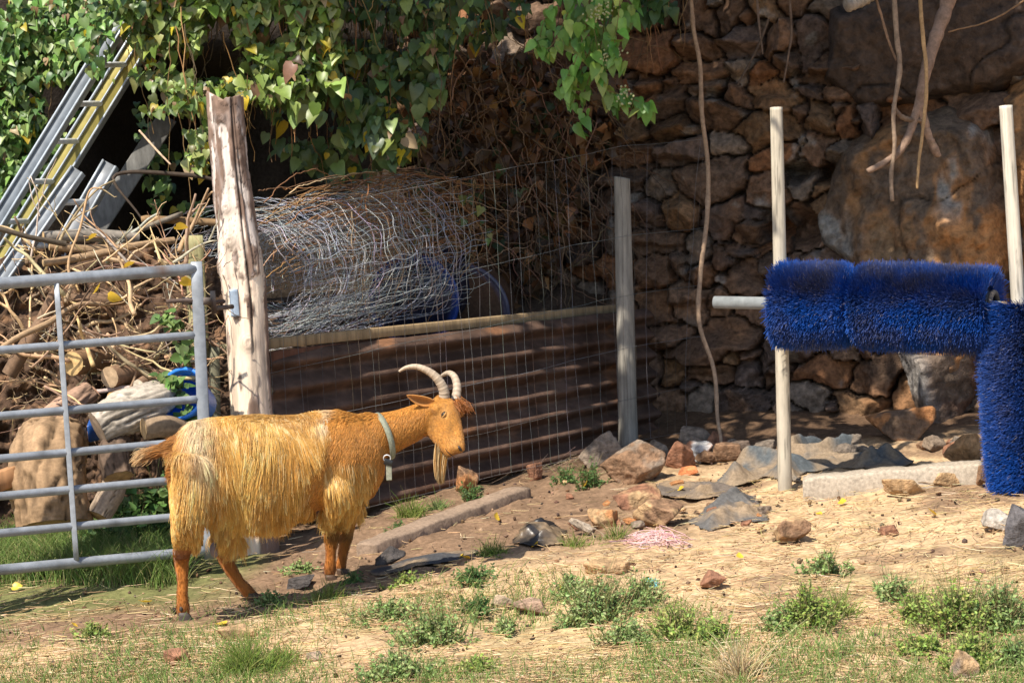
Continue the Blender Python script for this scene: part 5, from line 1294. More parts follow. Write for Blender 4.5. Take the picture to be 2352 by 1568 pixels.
# ------------------------------------------------------------------ climbing plants
GREENS = [(.115, .20, .030), (.085, .155, .028), (.16, .235, .045), (.20, .25, .06), (.06, .11, .03)]
OLD = [(.40, .31, .03), (.52, .40, .03), (.34, .22, .12), (.26, .16, .08)]
def climber(label, regions, seed, name="ivy_plant", cat="climbing plant", kind='ivy', stems=40, pal=GREENS, wt=None, old=.05, shiny=None):
    """regions: (polygon in picture units, near depth, far depth, leaf count, leaf size in metres)"""
    rng = np.random.default_rng(seed); pos = []; siz = []
    for poly, d0, d1, num, sz in regions:
        x0, y0 = np.min(poly, 0); x1, y1 = np.max(poly, 0); got = 0; X = []; 
        while got < num:
            x = rng.uniform(x0, x1, num * 2); y = rng.uniform(y0, y1, num * 2)
            dens = 1.5 * n2(x, y, .014, seed + 1, 3) + .50
            m = inside(poly, x + 14 * n2(x, y, .03, seed + 2), y + 14 * n2(x, y, .03, seed + 3)) & (rng.random(len(x)) < dens); x, y = x[m], y[m]; got += len(x); X.append(np.stack([x, y], 1))
        q = np.concatenate(X)[:num]; D = d0 + (d1 - d0) * rng.random(num) ** 1.4 + .12 * n2(q[:, 0], q[:, 1], .01, seed + 4)
        pos.append(P(q[:, 0], q[:, 1], D)); siz.append(sz * rng.uniform(.5, 1.4, num))
    pos = np.concatenate(pos); siz = np.concatenate(siz); n = len(pos)
    nrm = np.array([-.15, -.75, .55]) + rng.normal(0, .42, (n, 3)); tip = np.array([.0, -.18, -1.0]) + rng.normal(0, .33, (n, 3))
    h_ = n * 11 // 20; V, F, k = leaves(pos[:h_], nrm[:h_], tip[:h_], siz[:h_], kind, curl=rng.uniform(-.45, .1, h_)); V2, F2, k = leaves(pos[h_:], nrm[h_:], tip[h_:], siz[h_:], 'heart', curl=rng.uniform(-.5, .1, n - h_)); V = np.concatenate([V, V2]); F = [F[0], F2[0] + len(V) - len(V2)]
    C = pick(pal, n, .30, rng, wt); o_ = rng.random(n) < old; C[o_] = pick(OLD, int(o_.sum()), .2, rng)
    root = empty(name, pos.mean(0)); tag(root, label, cat)
    under(mesh_np("leaves", V, F, M_LEAF, None, rep(C, k)), root)
    W = []
    for _ in range(stems):
        i = rng.integers(0, n); p = pos[i] + np.array([0, .05, 0]); L = rng.uniform(.3, .9); s = np.linspace(0, 1, 14)[:, None]
        W.append(p + np.array([rng.normal(0, .12), .02, L * .5]) + np.array([rng.normal(0, .1), 0, -L]) * s + np.cumsum(rng.normal(0, .008, (14, 3)), 0))
    V, F = tubes(np.array(W), np.linspace(.0032, .0018, 14), 5); C = pick([(.20, .12, .06), (.10, .07, .04), (.30, .17, .07)], len(W), .2, rng)
    under(mesh_np("stems", V, F, M_TWIG, None, rep(C, 70)), root)
    return root
climber("dense sunlit ivy covering the bank behind and left of the ladders", [([(-260, -60), (330, -60), (330, 60), (230, 170), (150, 330), (60, 470), (-20, 560), (-260, 800)], 13.1, 13.9, 8600, .058),
        ([(-300, 380), (60, 420), (20, 560), (-60, 700), (-300, 900)], 13.2, 13.8, 450, .07), ([(190, -60), (335, -60), (335, 50), (290, 140), (235, 175), (180, 150)], 12.15, 12.5, 210, .056), ([(310, 230), (475, 230), (475, 500), (340, 500)], 13.3, 14.4, 110, .06)], 801, pal=[(.14, .25, .055), (.10, .19, .045), (.19, .29, .07), (.23, .30, .10), (.06, .12, .035)])
climber("bright yellow green vine hanging over the trunk post with yellowing leaves", [([(300, -60), (760, -60), (790, 120), (720, 215), (600, 235), (480, 215), (380, 250), (290, 190), (250, 90)], 12.2, 13.2, 4700, .060),
        ([(590, 120), (760, 130), (790, 200), (730, 275), (640, 250)], 12.1, 12.8, 90, .085), ([(420, 215), (482, 230), (475, 400), (448, 440), (425, 330)], 12.0, 12.3, 120, .055),
        ([(260, 180), (440, 180), (430, 260), (330, 260), (270, 230)], 11.9, 12.2, 70, .05)], 811, pal=[(.15, .23, .04), (.12, .19, .035), (.20, .27, .06), (.24, .27, .085), (.09, .14, .035)], old=.10, stems=90)
climber("shadowy green vine drooping in the middle above the wire netting heap", [([(700, -60), (1130, -60), (1090, 50), (1030, 130), (1005, 290), (960, 345), (880, 380), (770, 330), (760, 200), (690, 120)], 12.6, 13.7, 2200, .066), ([(1050, -60), (1240, -60), (1200, 40), (1090, 110)], 13.3, 13.8, 110, .07),
        ([(760, 180), (1000, 180), (1000, 300), (900, 345), (770, 320)], 12.5, 12.8, 130, .088), ([(600, 220), (800, 260), (860, 420), (700, 380), (600, 330)], 12.9, 13.6, 130, .08)], 821, pal=[(.09, .155, .045), (.065, .12, .04), (.13, .19, .06), (.10, .15, .065), (.16, .20, .05)], old=.06, stems=120)
climber("dark ivy along the top of the wall beside the hanging green spray", [([(1080, -60), (1640, -60), (1600, 12), (1420, 60), (1480, 20), (1450, -20)], 13.2, 13.9, 150, .075)], 831, pal=[(.055, .11, .03), (.08, .14, .035)], old=.05, stems=30)
def hanging_spray():
    rng = np.random.default_rng(841); D0 = 12.9
    root = empty("hanging_vine", P(1360, 100, D0)); tag(root, "bright green leafy spray hanging in front of the dark wall", "climbing plant")
    strands = [[(1330, -70), (1300, 40), (1262, 110), (1232, 95)], [(1360, -70), (1345, 60), (1318, 150), (1300, 190), (1285, 210)], [(1390, -70), (1385, 80), (1350, 190), (1340, 250), (1330, 285)], [(1410, -70), (1405, 60), (1380, 150), (1400, 210), (1412, 245)],
               [(1380, -70), (1365, 80), (1330, 170), (1316, 205), (1320, 240)], [(1430, -70), (1420, 40), (1412, 110), (1430, 150)], [(1350, -70), (1360, 30), (1372, 110), (1390, 185)], [(1395, 208), (1440, 222), (1470, 235), (1488, 240)], [(1300, -70), (1270, 10), (1246, 60), (1238, 110)], [(1450, -70), (1455, -10), (1440, 40)]]
    pos = []; W = []
    for s in strands:
        d = D0 + rng.normal(0, .10); c = smooth_path([P(x, y, d) for x, y in s], 26); W.append(c)
        for j in range(3, 26):
            for _ in range(1):
                if rng.random() < .95: pos.append(c[j] + rng.normal(0, .022, 3))
    x = rng.normal(1365, 34, 70); y = rng.uniform(-60, 120, 70); pos = np.concatenate([np.array(pos), P(x, y, D0 + rng.normal(.06, .1, 70))]); n = len(pos)
    nrm = np.array([-.3, -.85, .4]) + rng.normal(0, .4, (n, 3)); tip = np.array([.05, -.1, -1.0]) + rng.normal(0, .28, (n, 3))
    V, F, k = leaves(pos, nrm, tip, .092 * rng.uniform(.6, 1.25, n), 'lance2', curl=rng.uniform(-.3, 0, n)); C = pick([(.17, .34, .06), (.22, .38, .08), (.12, .27, .05), (.32, .42, .10)], n, .2, rng)
    under(mesh_np("leaves", V, F, M_LEAF, None, rep(C, k)), root)
    V, F = tubes(np.array(W), np.linspace(.0035, .0018, 26), 5); under(mesh_np("stems", V, F, M_TWIG, None, np.array([.20, .16, .06])), root)
    fl = []; 
    for cx, cy in ((1385, 15), (1395, 130), (1440, 218), (1370, 40), (1410, 122)):
        fl.append(P(cx + rng.normal(0, 14, 26), cy + rng.normal(0, 11, 26), D0 - .12 + rng.normal(0, .02, 26)))
    fl = np.concatenate(fl); d, F2 = ico(1); V = (fl[:, None] + d[None] * .0075).reshape(-1, 3); F = (F2[None] + (np.arange(len(fl)) * len(d))[:, None, None]).reshape(-1, 3)
    f_ = mesh_np("flower_buds", V, [F], M_LEAF, None, np.array([.55, .56, .30])); f_['kind'] = 'stuff'; under(f_, root)
hanging_spray()
# withered leaves and dead stems clinging to the wall behind the netting
def withered():
    rng = np.random.default_rng(851); poly = [(980, 180), (1180, 120), (1430, 180), (1440, 300), (1330, 420), (1290, 620), (1150, 720), (1050, 560), (960, 430)]
    x = rng.uniform(960, 1460, 4600); y = rng.uniform(120, 740, 4600); m = inside(poly, x, y) & (rng.random(4600) < .55 + n2(x, y, .02, 852)); x, y = x[m][:1050], y[m][:1050]; n = len(x)
    pos = P(x, y, 14.15 + .2 * rng.random(n)); nrm = np.array([0, -.8, .4]) + rng.normal(0, .6, (n, 3)); tip = np.array([0, -.2, -1.0]) + rng.normal(0, .5, (n, 3))
    V, F, k = leaves(pos, nrm, tip, .085 * rng.uniform(.5, 1.2, n), 'ivy', curl=rng.uniform(-.9, .3, n)); C = pick([(.15, .075, .032), (.09, .05, .026), (.24, .115, .045), (.06, .08, .03)], n, .25, rng, [4, 4, 2, 1])
    root = empty("withered_ivy", P(1200, 450, 14.2)); tag(root, "withered brown ivy with bare stems on the wall behind the netting", "climbing plant")
    under(mesh_np("leaves", V, F, M_LEAF, None, rep(C, k)), root)
    W = []
    for _ in range(280):
        px = rng.uniform(960, 1400); py = rng.uniform(60, 600); L = rng.uniform(.2, .8); s = np.linspace(0, 1, 16)[:, None]; a = rng.normal(-1.4, .7)
        W.append(P(px, py, 14.05 + .25 * rng.random()) + np.array([math.cos(a), 0, math.sin(a)]) * L * s + np.cumsum(rng.normal(0, .011, (16, 3)), 0))
    V, F = tubes(np.array(W), np.linspace(.0045, .002, 16), 5); C = pick([(.16, .10, .06), (.24, .15, .09), (.09, .06, .04)], len(W), .2, rng)
    under(mesh_np("stems", V, F, M_TWIG, None, rep(C, 80)), root)
withered()
def bare_vines():
    """rust coloured tendrils springing over the netting heap"""
    rng = np.random.default_rng(861); W = []
    for i in range(140):
        x0 = rng.uniform(590, 900); y0 = rng.uniform(430, 640); D = POST_D + rng.uniform(.3, .8) + (x0 - 590) * .0038
        if i % 3: pts = [(x0, y0), (x0 + rng.uniform(40, 110), y0 - rng.uniform(15, 60)), (x0 + rng.uniform(120, 230), y0 - rng.uniform(20, 75)), (x0 + rng.uniform(220, 330), y0 - rng.uniform(-60, 60))]
        else: pts = [(x0 + 200, y0 - 150 + rng.uniform(0, 60)), (x0 + 190 + rng.normal(0, 25), y0 - 40), (x0 + 200 + rng.normal(0, 30), y0 + 60), (x0 + 180 + rng.normal(0, 30), y0 + rng.uniform(80, 170))]
        pts = [(a, max(b, 395 + .05 * abs(a - 900) + rng.uniform(0, 25))) for a, b in pts]
        c = smooth_path([P(a, b, D + (a - x0) * .003) for a, b in pts], 28) + np.cumsum(rng.normal(0, .005, (28, 3)), 0); W.append(c)
    V, F = tubes(np.array(W), np.linspace(.0032, .0016, 28), 5); C = pick([(.30, .15, .065), (.22, .12, .06), (.36, .24, .14)], len(W), .2, rng)
    root = empty("dry_bramble", P(800, 500, 11.5)); tag(root, "rust brown dry bramble tendrils sprawling over the heaped wire netting", "bramble"); under(mesh_np("tendrils", V, F, M_TWIG, None, rep(C, 140)), root)
    n = 16; pos = P(rng.uniform(940, 1130, n), rng.uniform(420, 560, n), 13.0 + rng.random(n)); V, F, k = leaves(pos, np.array([0, -.8, .5]) + rng.normal(0, .4, (n, 3)), np.array([0, 0, -1.]) + rng.normal(0, .4, (n, 3)), .065 * rng.uniform(.6, 1.2, n), 'ivy')
    under(mesh_np("leaves", V, F, M_LEAF, None, rep(pick([(.12, .17, .04), (.2, .2, .05)], n, .2, rng), k)), root)
bare_vines()

# ------------------------------------------------------------------ the tree on top of the wall, its hanging boughs and its shade
def tree():
    rng = np.random.default_rng(871)
    root = empty("tree", wall_pt(np.array(4.2), np.array(4.0), -.8)); tag(root, "tree above the wall whose bare boughs hang down in front of the boulder", "tree")
    def bough(name, pts, D, r, col, label=None):
        c = smooth_path([P(x, y, d) for (x, y), d in zip(pts, D)], 60); rr = interp(r, 60) * 13 / FPX; rr = rr * (1 + .10 * vn(np.stack([np.arange(60) * .45, np.zeros(60), np.zeros(60)], -1), 872))
        V, F = tubes(c[None], rr[None], 14, True); V = V + .006 * fbm(V * np.array([25, 25, 12]), 3, 873)[:, None]
        o = mesh_np(name, V, F, M_TWIG, None, np.array(col) * (1 + .4 * fbm(V * 18, 3, 874)[:, None])); under(o, root); return o
    bough("bough", [(2205, -140), (2178, 0), (2150, 85), (2120, 190), (2112, 260)], [13.0, 12.95, 12.9, 12.85, 12.85], [18, 17, 15, 13, 10], (.26, .17, .12))
    bough("bough", [(2124, 180), (2095, 290), (2068, 345), (2035, 372), (1992, 394)], [12.87, 12.83, 12.8, 12.78, 12.76], [10, 9, 9, 8, 6], (.25, .165, .115))
    bough("bough", [(2112, 240), (2128, 300), (2148, 345), (2158, 358)], [12.85, 12.85, 12.85, 12.86], [11, 10, 10, 6], (.28, .18, .12))
    bough("bough", [(2050, 240), (2070, 268), (2095, 276), (2118, 278)], [12.78, 12.8, 12.82, 12.84], [4, 6, 6, 5], (.18, .12, .08))
    bough("hanging_stem", [(2048, -80), (2060, 80), (2066, 160), (2052, 260), (2055, 330), (2047, 400), (2050, 462)], [12.75] * 7, [6, 6, 6, 5, 5, 5, 4.5], (.27, .19, .13))
    bough("hanging_stem", [(2108, -80), (2118, 60), (2128, 170), (2124, 260), (2110, 380), (2106, 434)], [12.7] * 6, [4.5, 4.5, 4, 4, 3.5, 3], (.40, .25, .12))
    bough("hanging_stem", [(1995, -80), (2030, 60), (2058, 140)], [12.9] * 3, [3, 3, 2.5], (.25, .15, .09))
    bough("hanging_stem", [(2385, -20), (2280, 45), (2178, 74)], [13.0] * 3, [2, 2, 1.6], (.25, .15, .08))
    bough("cut_bough", [(2030, -40), (1985, -5), (1945, 14)], [12.9, 12.85, 12.8], [17, 18, 15], (.30, .25, .20))
    # crown: leaf sprays placed where the photograph's shade on the wall, vine and soil comes from
    sp = []
    for (x0, x1, y0, y1, dd, num) in ((1000, 2500, -80, 1010, 13.9, 215), (700, 1180, 60, 480, 13.4, 70), (900, 1500, 480, 1000, 14.2, 60), (940, 1500, 60, 500, 14.3, 55), (1500, 2450, 990, 1075, 13.2, 55), (2200, 2600, 300, 950, 13.3, 8)):
        x = rng.uniform(x0, x1, num); y = rng.uniform(y0, y1, num); q = P(x, y, dd)
        h = rng.uniform(4.15, 5.1, num); t = (h - q[:, 2]) / -LDIR[2]
        lit = ((x > 2080) & (y > 500) & (rng.random(num) < .55)) | ((x > 1650) & (y > 780) & (rng.random(num) < .5))
        sp.append((q - LDIR * t[:, None])[~lit])
    sp = np.concatenate(sp); X, Y, D = PIX(sp); sp = sp[(Y < -150) | (D < 2)]
    pos = (sp[:, None] + rng.normal(0, 1, (len(sp), 52, 3)) * np.array([.17, .17, .10])).reshape(-1, 3)
    X, Y, D = PIX(pos); pos = pos[Y < -60]; n = len(pos)
    V, F, k = leaves(pos, np.array([0, 0, 1.0]) + rng.normal(0, .45, (n, 3)), rng.normal(0, 1, (n, 3)), .12 * rng.uniform(.7, 1.3, n), 'ivy')
    under(mesh_np("crown", V, F, M_LEAF, None, rep(pick([(.07, .13, .025), (.05, .10, .02)], n, .2, rng), k)), root)
    W = []; base = wall_pt(np.array(4.2), np.array(4.0), -.8)
    for s in sp[::6]:
        mid = (base + np.array([0, 0, 1.6]) + s) / 2 + rng.normal(0, .25, 3) + np.array([0, 0, .4]); W.append(smooth_path([base + np.array([0, 0, 1.4]), mid, s], 16))
    V, F = tubes(np.array(W), np.linspace(.045, .008, 16), 7); under(mesh_np("limbs", V, F, M_TWIG, None, np.array([.14, .10, .07])), root)
    V, F = tubes(smooth_path([base - np.array([0, 0, .3]), base + np.array([.05, 0, .7]), base + np.array([0, -.1, 1.7]), base + np.array([0, .2, 3.2])], 20)[None], np.linspace(.20, .10, 20)[None], 16, True); under(mesh_np("trunk", V, F, M_TWIG, None, np.array([.15, .105, .075])), root)
tree()
def vine_stem(pts, D, r, col, label):
    c = smooth_path([P(x, y, d) for (x, y), d in zip(pts, D)], 70); V, F = tubes(c[None], (interp(r, 70) * 13 / FPX * (1 + .25 * (np.arange(70) % 11 == 5)))[None], 8, True)
    o = mesh_np("bare_vine", V - c[0], F, M_TWIG, None, np.array(col) * (1 + .3 * fbm(V * 20, 3, 881)[:, None])); o.location = Vector(c[0]); tag(o, label, "vine")
vine_stem([(1585, -60), (1592, 60), (1608, 150), (1612, 260), (1626, 380), (1624, 500), (1610, 620), (1606, 740), (1640, 850), (1648, 960), (1656, 1020), (1640, 1090), (1612, 1118)], [13.4, 13.4, 13.4, 13.4, 13.4, 13.35, 13.3, 13.25, 13.2, 13.1, 13.0, 12.9, 12.8], [4, 5, 5.5, 5.5, 5.5, 5.5, 5.5, 5.5, 5, 4.5, 4, 3.5, 3], (.34, .23, .15), "single long pale vine stem dangling down the wall to the ground")
vine_stem([(1810, -60), (1818, 70), (1812, 120), (1800, 190)], [13.6] * 4, [3, 3, 2.5, 2], (.15, .10, .07), "short thin dark stem hanging high on the wall left of the boughs")
vine_stem([(1735, -60), (1742, 40), (1752, 125)], [13.6] * 3, [3, 3, 2], (.16, .11, .08), "thin brown stem hanging from the wall top between the spray and the pole")
vine_stem([(1765, 45), (1740, 110), (1695, 195)], [13.6] * 3, [3.5, 3, 2.5], (.10, .07, .05), "dark stick slanting across the upper wall stones")

# ------------------------------------------------------------------ weeds, grass, straw
def weed(px, py, w, h, label, seed, style='weed', pal=None, n=None, name="weed_clump", cat="weed", group="weeds growing in the yard"):
    rng = np.random.default_rng(seed); g = G(px, py); k = float(PIX(g)[2]) / FPX; W, H = w * k / 2, h * k; a = Acc()
    pal = pal or [(.20, .29, .085), (.25, .33, .11), (.15, .24, .07), (.32, .36, .15)]
    n = n or int(80 * max(.35, (w * max(h, 40)) / 5000)); H = H * .82; 
    ang = rng.uniform(0, 6.28, n); r = np.minimum(np.abs(rng.normal(0, .66, n)), 1.45); bx = g[0] + W * .8 * r * np.cos(ang); by = g[1] + max(W * .75, .06) * r * np.sin(ang)
    base = np.stack([bx, by, gz(bx, by) - .01], -1); hh = H * rng.uniform(.35, 1.2, n) * (1 - .30 * r)
    lean = np.stack([np.cos(ang) * r, np.sin(ang) * r, np.zeros(n)], -1) * .45 + rng.normal(0, .2, (n, 3)); K = 7; t = np.linspace(0, 1, K)
    if style == 'grass':
        m = 5; base = np.repeat(base, m, 0); hh = np.repeat(hh, m) * rng.uniform(.6, 1.2, n * m); lean = np.repeat(lean, m, 0) + rng.normal(0, .35, (n * m, 3)); base[:, :2] += rng.normal(0, .012, (n * m, 2))
        p = base[:, None] + hh[:, None, None] * (t[None, :, None] * np.array([0, 0, 1.0]) + (t ** 1.8)[None, :, None] * lean[:, None]); p[..., 2] -= (hh[:, None] * .18 * t[None] ** 3)
        V, F = tubes(p, np.linspace(.0026, .0006, K), 3); a.add(V, F, rep(pick(pal, n * m, .2, rng), K * 3))
    else:
        p = base[:, None] + hh[:, None, None] * (t[None, :, None] * np.array([0, 0, 1.0]) + (t ** 1.5)[None, :, None] * lean[:, None])
        V, F = tubes(p, np.linspace(.0022, .001, K), 3); a.add(V, F, rep(pick([(.12, .16, .05), (.16, .15, .06)], n, .2, rng), K * 3))
        m = 13; i = np.repeat(np.arange(n), m); u = rng.random(n * m) ** .7; j = np.minimum((u * (K - 1)).astype(int), K - 2); f = u * (K - 1) - j
        lp = p[i, j] * (1 - f[:, None]) + p[i, j + 1] * f[:, None]; d = rng.normal(0, 1, (n * m, 3)); d[:, 2] = np.abs(d[:, 2]) * .5 + .25; lp = lp + unit(d) * .004
        V, F, kk = leaves(lp, rng.normal(0, .6, (n * m, 3)) + np.array([-.1, -.4, .8]), d, (.0165 if style == 'weed' else .05) * rng.uniform(.5, 1.25, n * m), 'lance' if style != 'nettle' else 'heart')
        a.add(V, F, rep(pick(pal, n * m, .22, rng), kk))
        # a few blades among them
        nb = n; p2 = np.repeat(base[:nb], 1, 0)[:, None] + (hh[:nb] * 1.1)[:, None, None] * (t[None, :, None] * np.array([0, 0, 1.0]) + (t ** 1.8)[None, :, None] * (lean[:nb] + rng.normal(0, .3, (nb, 3)))[:, None])
        V, F = tubes(p2, np.linspace(.0022, .0006, K), 3); a.add(V, F, rep(pick([(.22, .26, .08), (.42, .33, .16)], nb, .2, rng), K * 3))
    o = a.build(name, M_GRASS, origin=g); return tag(o, label, cat, group)
DKG = [(.055, .12, .03), (.08, .15, .04), (.10, .17, .045)]; YG = [(.24, .32, .06), (.18, .28, .05), (.32, .34, .10)]; DRY = [(.52, .39, .20), (.60, .47, .27), (.42, .31, .15)]
WEEDS = [(1310, 1372, 90, 60, "small weed tuft at the left tip of the big green patch in mid yard", 'weed', None), (1375, 1425, 150, 110, "largest bushy weed in the green patch in mid yard", 'weed', None), (1470, 1392, 110, 80, "leafy weed holding the teal twine", 'weed', None), (1440, 1480, 110, 70, "low weed in front of the big green patch", 'weed', None), (1560, 1470, 110, 90, "upright weed between the green patch and the dry grass tuft", 'weed', YG), (1640, 1475, 90, 60, "thin yellow green weed right of the green patch", 'weed', YG),
 (1900, 1318, 110, 54, "round green weed cushion alone on bare soil at right", 'weed', None), (2050, 1385, 60, 80, "small upright weed in front of the upright brush", 'weed', None), (1860, 1440, 130, 100, "broad green weed at the right below the round cushion", 'weed', YG), (1930, 1420, 80, 70, "grassy clump joined to the broad green weed at right", 'grass', YG), (1790, 1450, 80, 60, "low weed left of the broad green weed", 'weed', None),
 (2110, 1430, 110, 80, "pale green weed left in the wide patch at the right edge", 'weed', YG), (2200, 1450, 150, 120, "tallest weed in the wide patch at the right edge", 'weed', YG), (2300, 1440, 140, 110, "dense weed at the right end of the wide patch", 'weed', None), (2240, 1525, 160, 80, "nearest weed of the wide patch at the right edge", 'weed', YG), (2330, 1530, 80, 70, "weed cut off by the right edge near the corner", 'weed', None), (2120, 1500, 90, 60, "yellowish weed at the near left of the wide patch", 'weed', YG),
 (1000, 1480, 160, 90, "dark green weed mound in front of the goat", 'weed', None), (900, 1420, 170, 50, "low spreading weed between goat and green mound", 'weed', None), (1100, 1410, 70, 50, "thin weed beside the brown flat stone", 'weed', DKG), (1165, 1455, 60, 44, "small weed right of the dark green mound", 'weed', None), (910, 1555, 170, 70, "green weed at the bottom edge below the dark mound", 'weed', None), (1100, 1540, 90, 40, "scattered weed at the bottom edge in the middle", 'weed', YG), (1310, 1440, 70, 40, "sparse weed at the left foot of the big patch", 'weed', None),
 (570, 1545, 150, 90, "pale grassy weed at the bottom below the hind legs", 'grass', YG), (650, 1525, 90, 60, "yellow green grass next to the pale grassy weed", 'grass', YG), (215, 1462, 80, 44, "green weed on straw at the lower left", 'weed', YG), (620, 1392, 90, 40, "green weed beside the far hind hoof", 'weed', None), (755, 1378, 80, 54, "grass tuft right under the front hooves", 'grass', YG), (815, 1340, 50, 40, "dark little weed just right of the front hooves", 'weed', DKG), (690, 1315, 80, 36, "weed with a pale leaf behind the charred block", 'weed', None), (930, 1345, 80, 36, "weed in front of the dark stone by the kerb", 'weed', YG), (1090, 1335, 110, 44, "sparse weed between kerb and green patch", 'weed', DKG),
 (1300, 1112, 60, 52, "dark green weed by the grey brown slab at the fence post", 'weed', DKG), (1355, 1115, 70, 56, "bushy dark weed before the big brown wedge rock", 'weed', DKG), (918, 1222, 44, 34, "little dark weed growing on the broken kerb", 'weed', DKG), (945, 1185, 80, 50, "yellow green grass behind the near end of the broken kerb", 'grass', YG), (1010, 1168, 70, 44, "grass behind the middle of the broken kerb", 'grass', None), (1085, 1148, 60, 44, "tiny weed at the rust brown rock", 'weed', DKG), (1130, 1272, 60, 48, "bright yellow green grass tuft left of the black bag", 'grass', YG), (1320, 1255, 80, 40, "grass wisp right of the black bag", 'grass', DRY[:1] + YG), (1410, 1238, 90, 44, "dry grass in front of the orange stone", 'grass', DRY[:2] + YG),
 (325, 1262, 130, 130, "leafy nettle clump behind the gate near the tail", 'nettle', DKG), (392, 1258, 90, 150, "nettle beside the goat's rump behind the gate", 'nettle', DKG), (400, 800, 70, 90, "leafy stem climbing the brushwood beside the gate end", 'nettle', None), (395, 915, 60, 70, "young nettle hanging over the blue tub rim", 'nettle', None), (432, 985, 50, 60, "nettle sprig in front of the blue tub", 'nettle', None)]
for i, (px, py, w, h, lab, st, pal) in enumerate(WEEDS):
    if st == 'nettle' and py < 1000:
        continue
    weed(px, py, w, h, lab, 900 + i, st, pal, name={'grass': 'grass_tuft', 'nettle': 'nettle'}.get(st, 'weed_clump'), cat={'grass': 'grass tuft', 'nettle': 'nettle'}.get(st, 'weed'))
weed(1705, 1566, 150, 130, "tall dry straw coloured grass tuft at the bottom right", 990, 'grass', [(.66, .52, .29), (.72, .58, .35), (.5, .38, .19)], 110, "grass_tuft", "grass tuft")
def sprig(pts, D, label, seed):
    rng = np.random.default_rng(seed); c = smooth_path([P(x, y, D) for x, y in pts], 20); a = Acc(); V, F = tubes(c[None], np.linspace(.004, .002, 20)[None], 6); a.add(V, F, np.array([.16, .17, .06]))
    n = 46; i = rng.integers(3, 20, n); pos = c[i] + rng.normal(0, .022, (n, 3)); V, F, k = leaves(pos, np.array([-.2, -.7, .6]) + rng.normal(0, .4, (n, 3)), rng.normal(0, 1, (n, 3)) + np.array([0, -.2, -.3]), .055 * rng.uniform(.5, 1.2, n), 'heart'); a.add(V, F, rep(pick([(.10, .18, .045), (.14, .22, .06)], n, .2, rng), k))
    tag(a.build("nettle", M_GRASS, origin=c[0]), label, "nettle", "weeds growing in the yard")
sprig([(440, 860), (425, 800), (400, 750), (372, 728)], 11.0, "leafy stem climbing the brushwood beside the gate end", 1001)
sprig([(450, 960), (420, 900), (385, 870), (365, 880)], 10.98, "young nettle hanging over the blue tub rim", 1002)
sprig([(440, 1010), (430, 975), (425, 955)], 10.95, "nettle sprig in front of the blue tub", 1003)

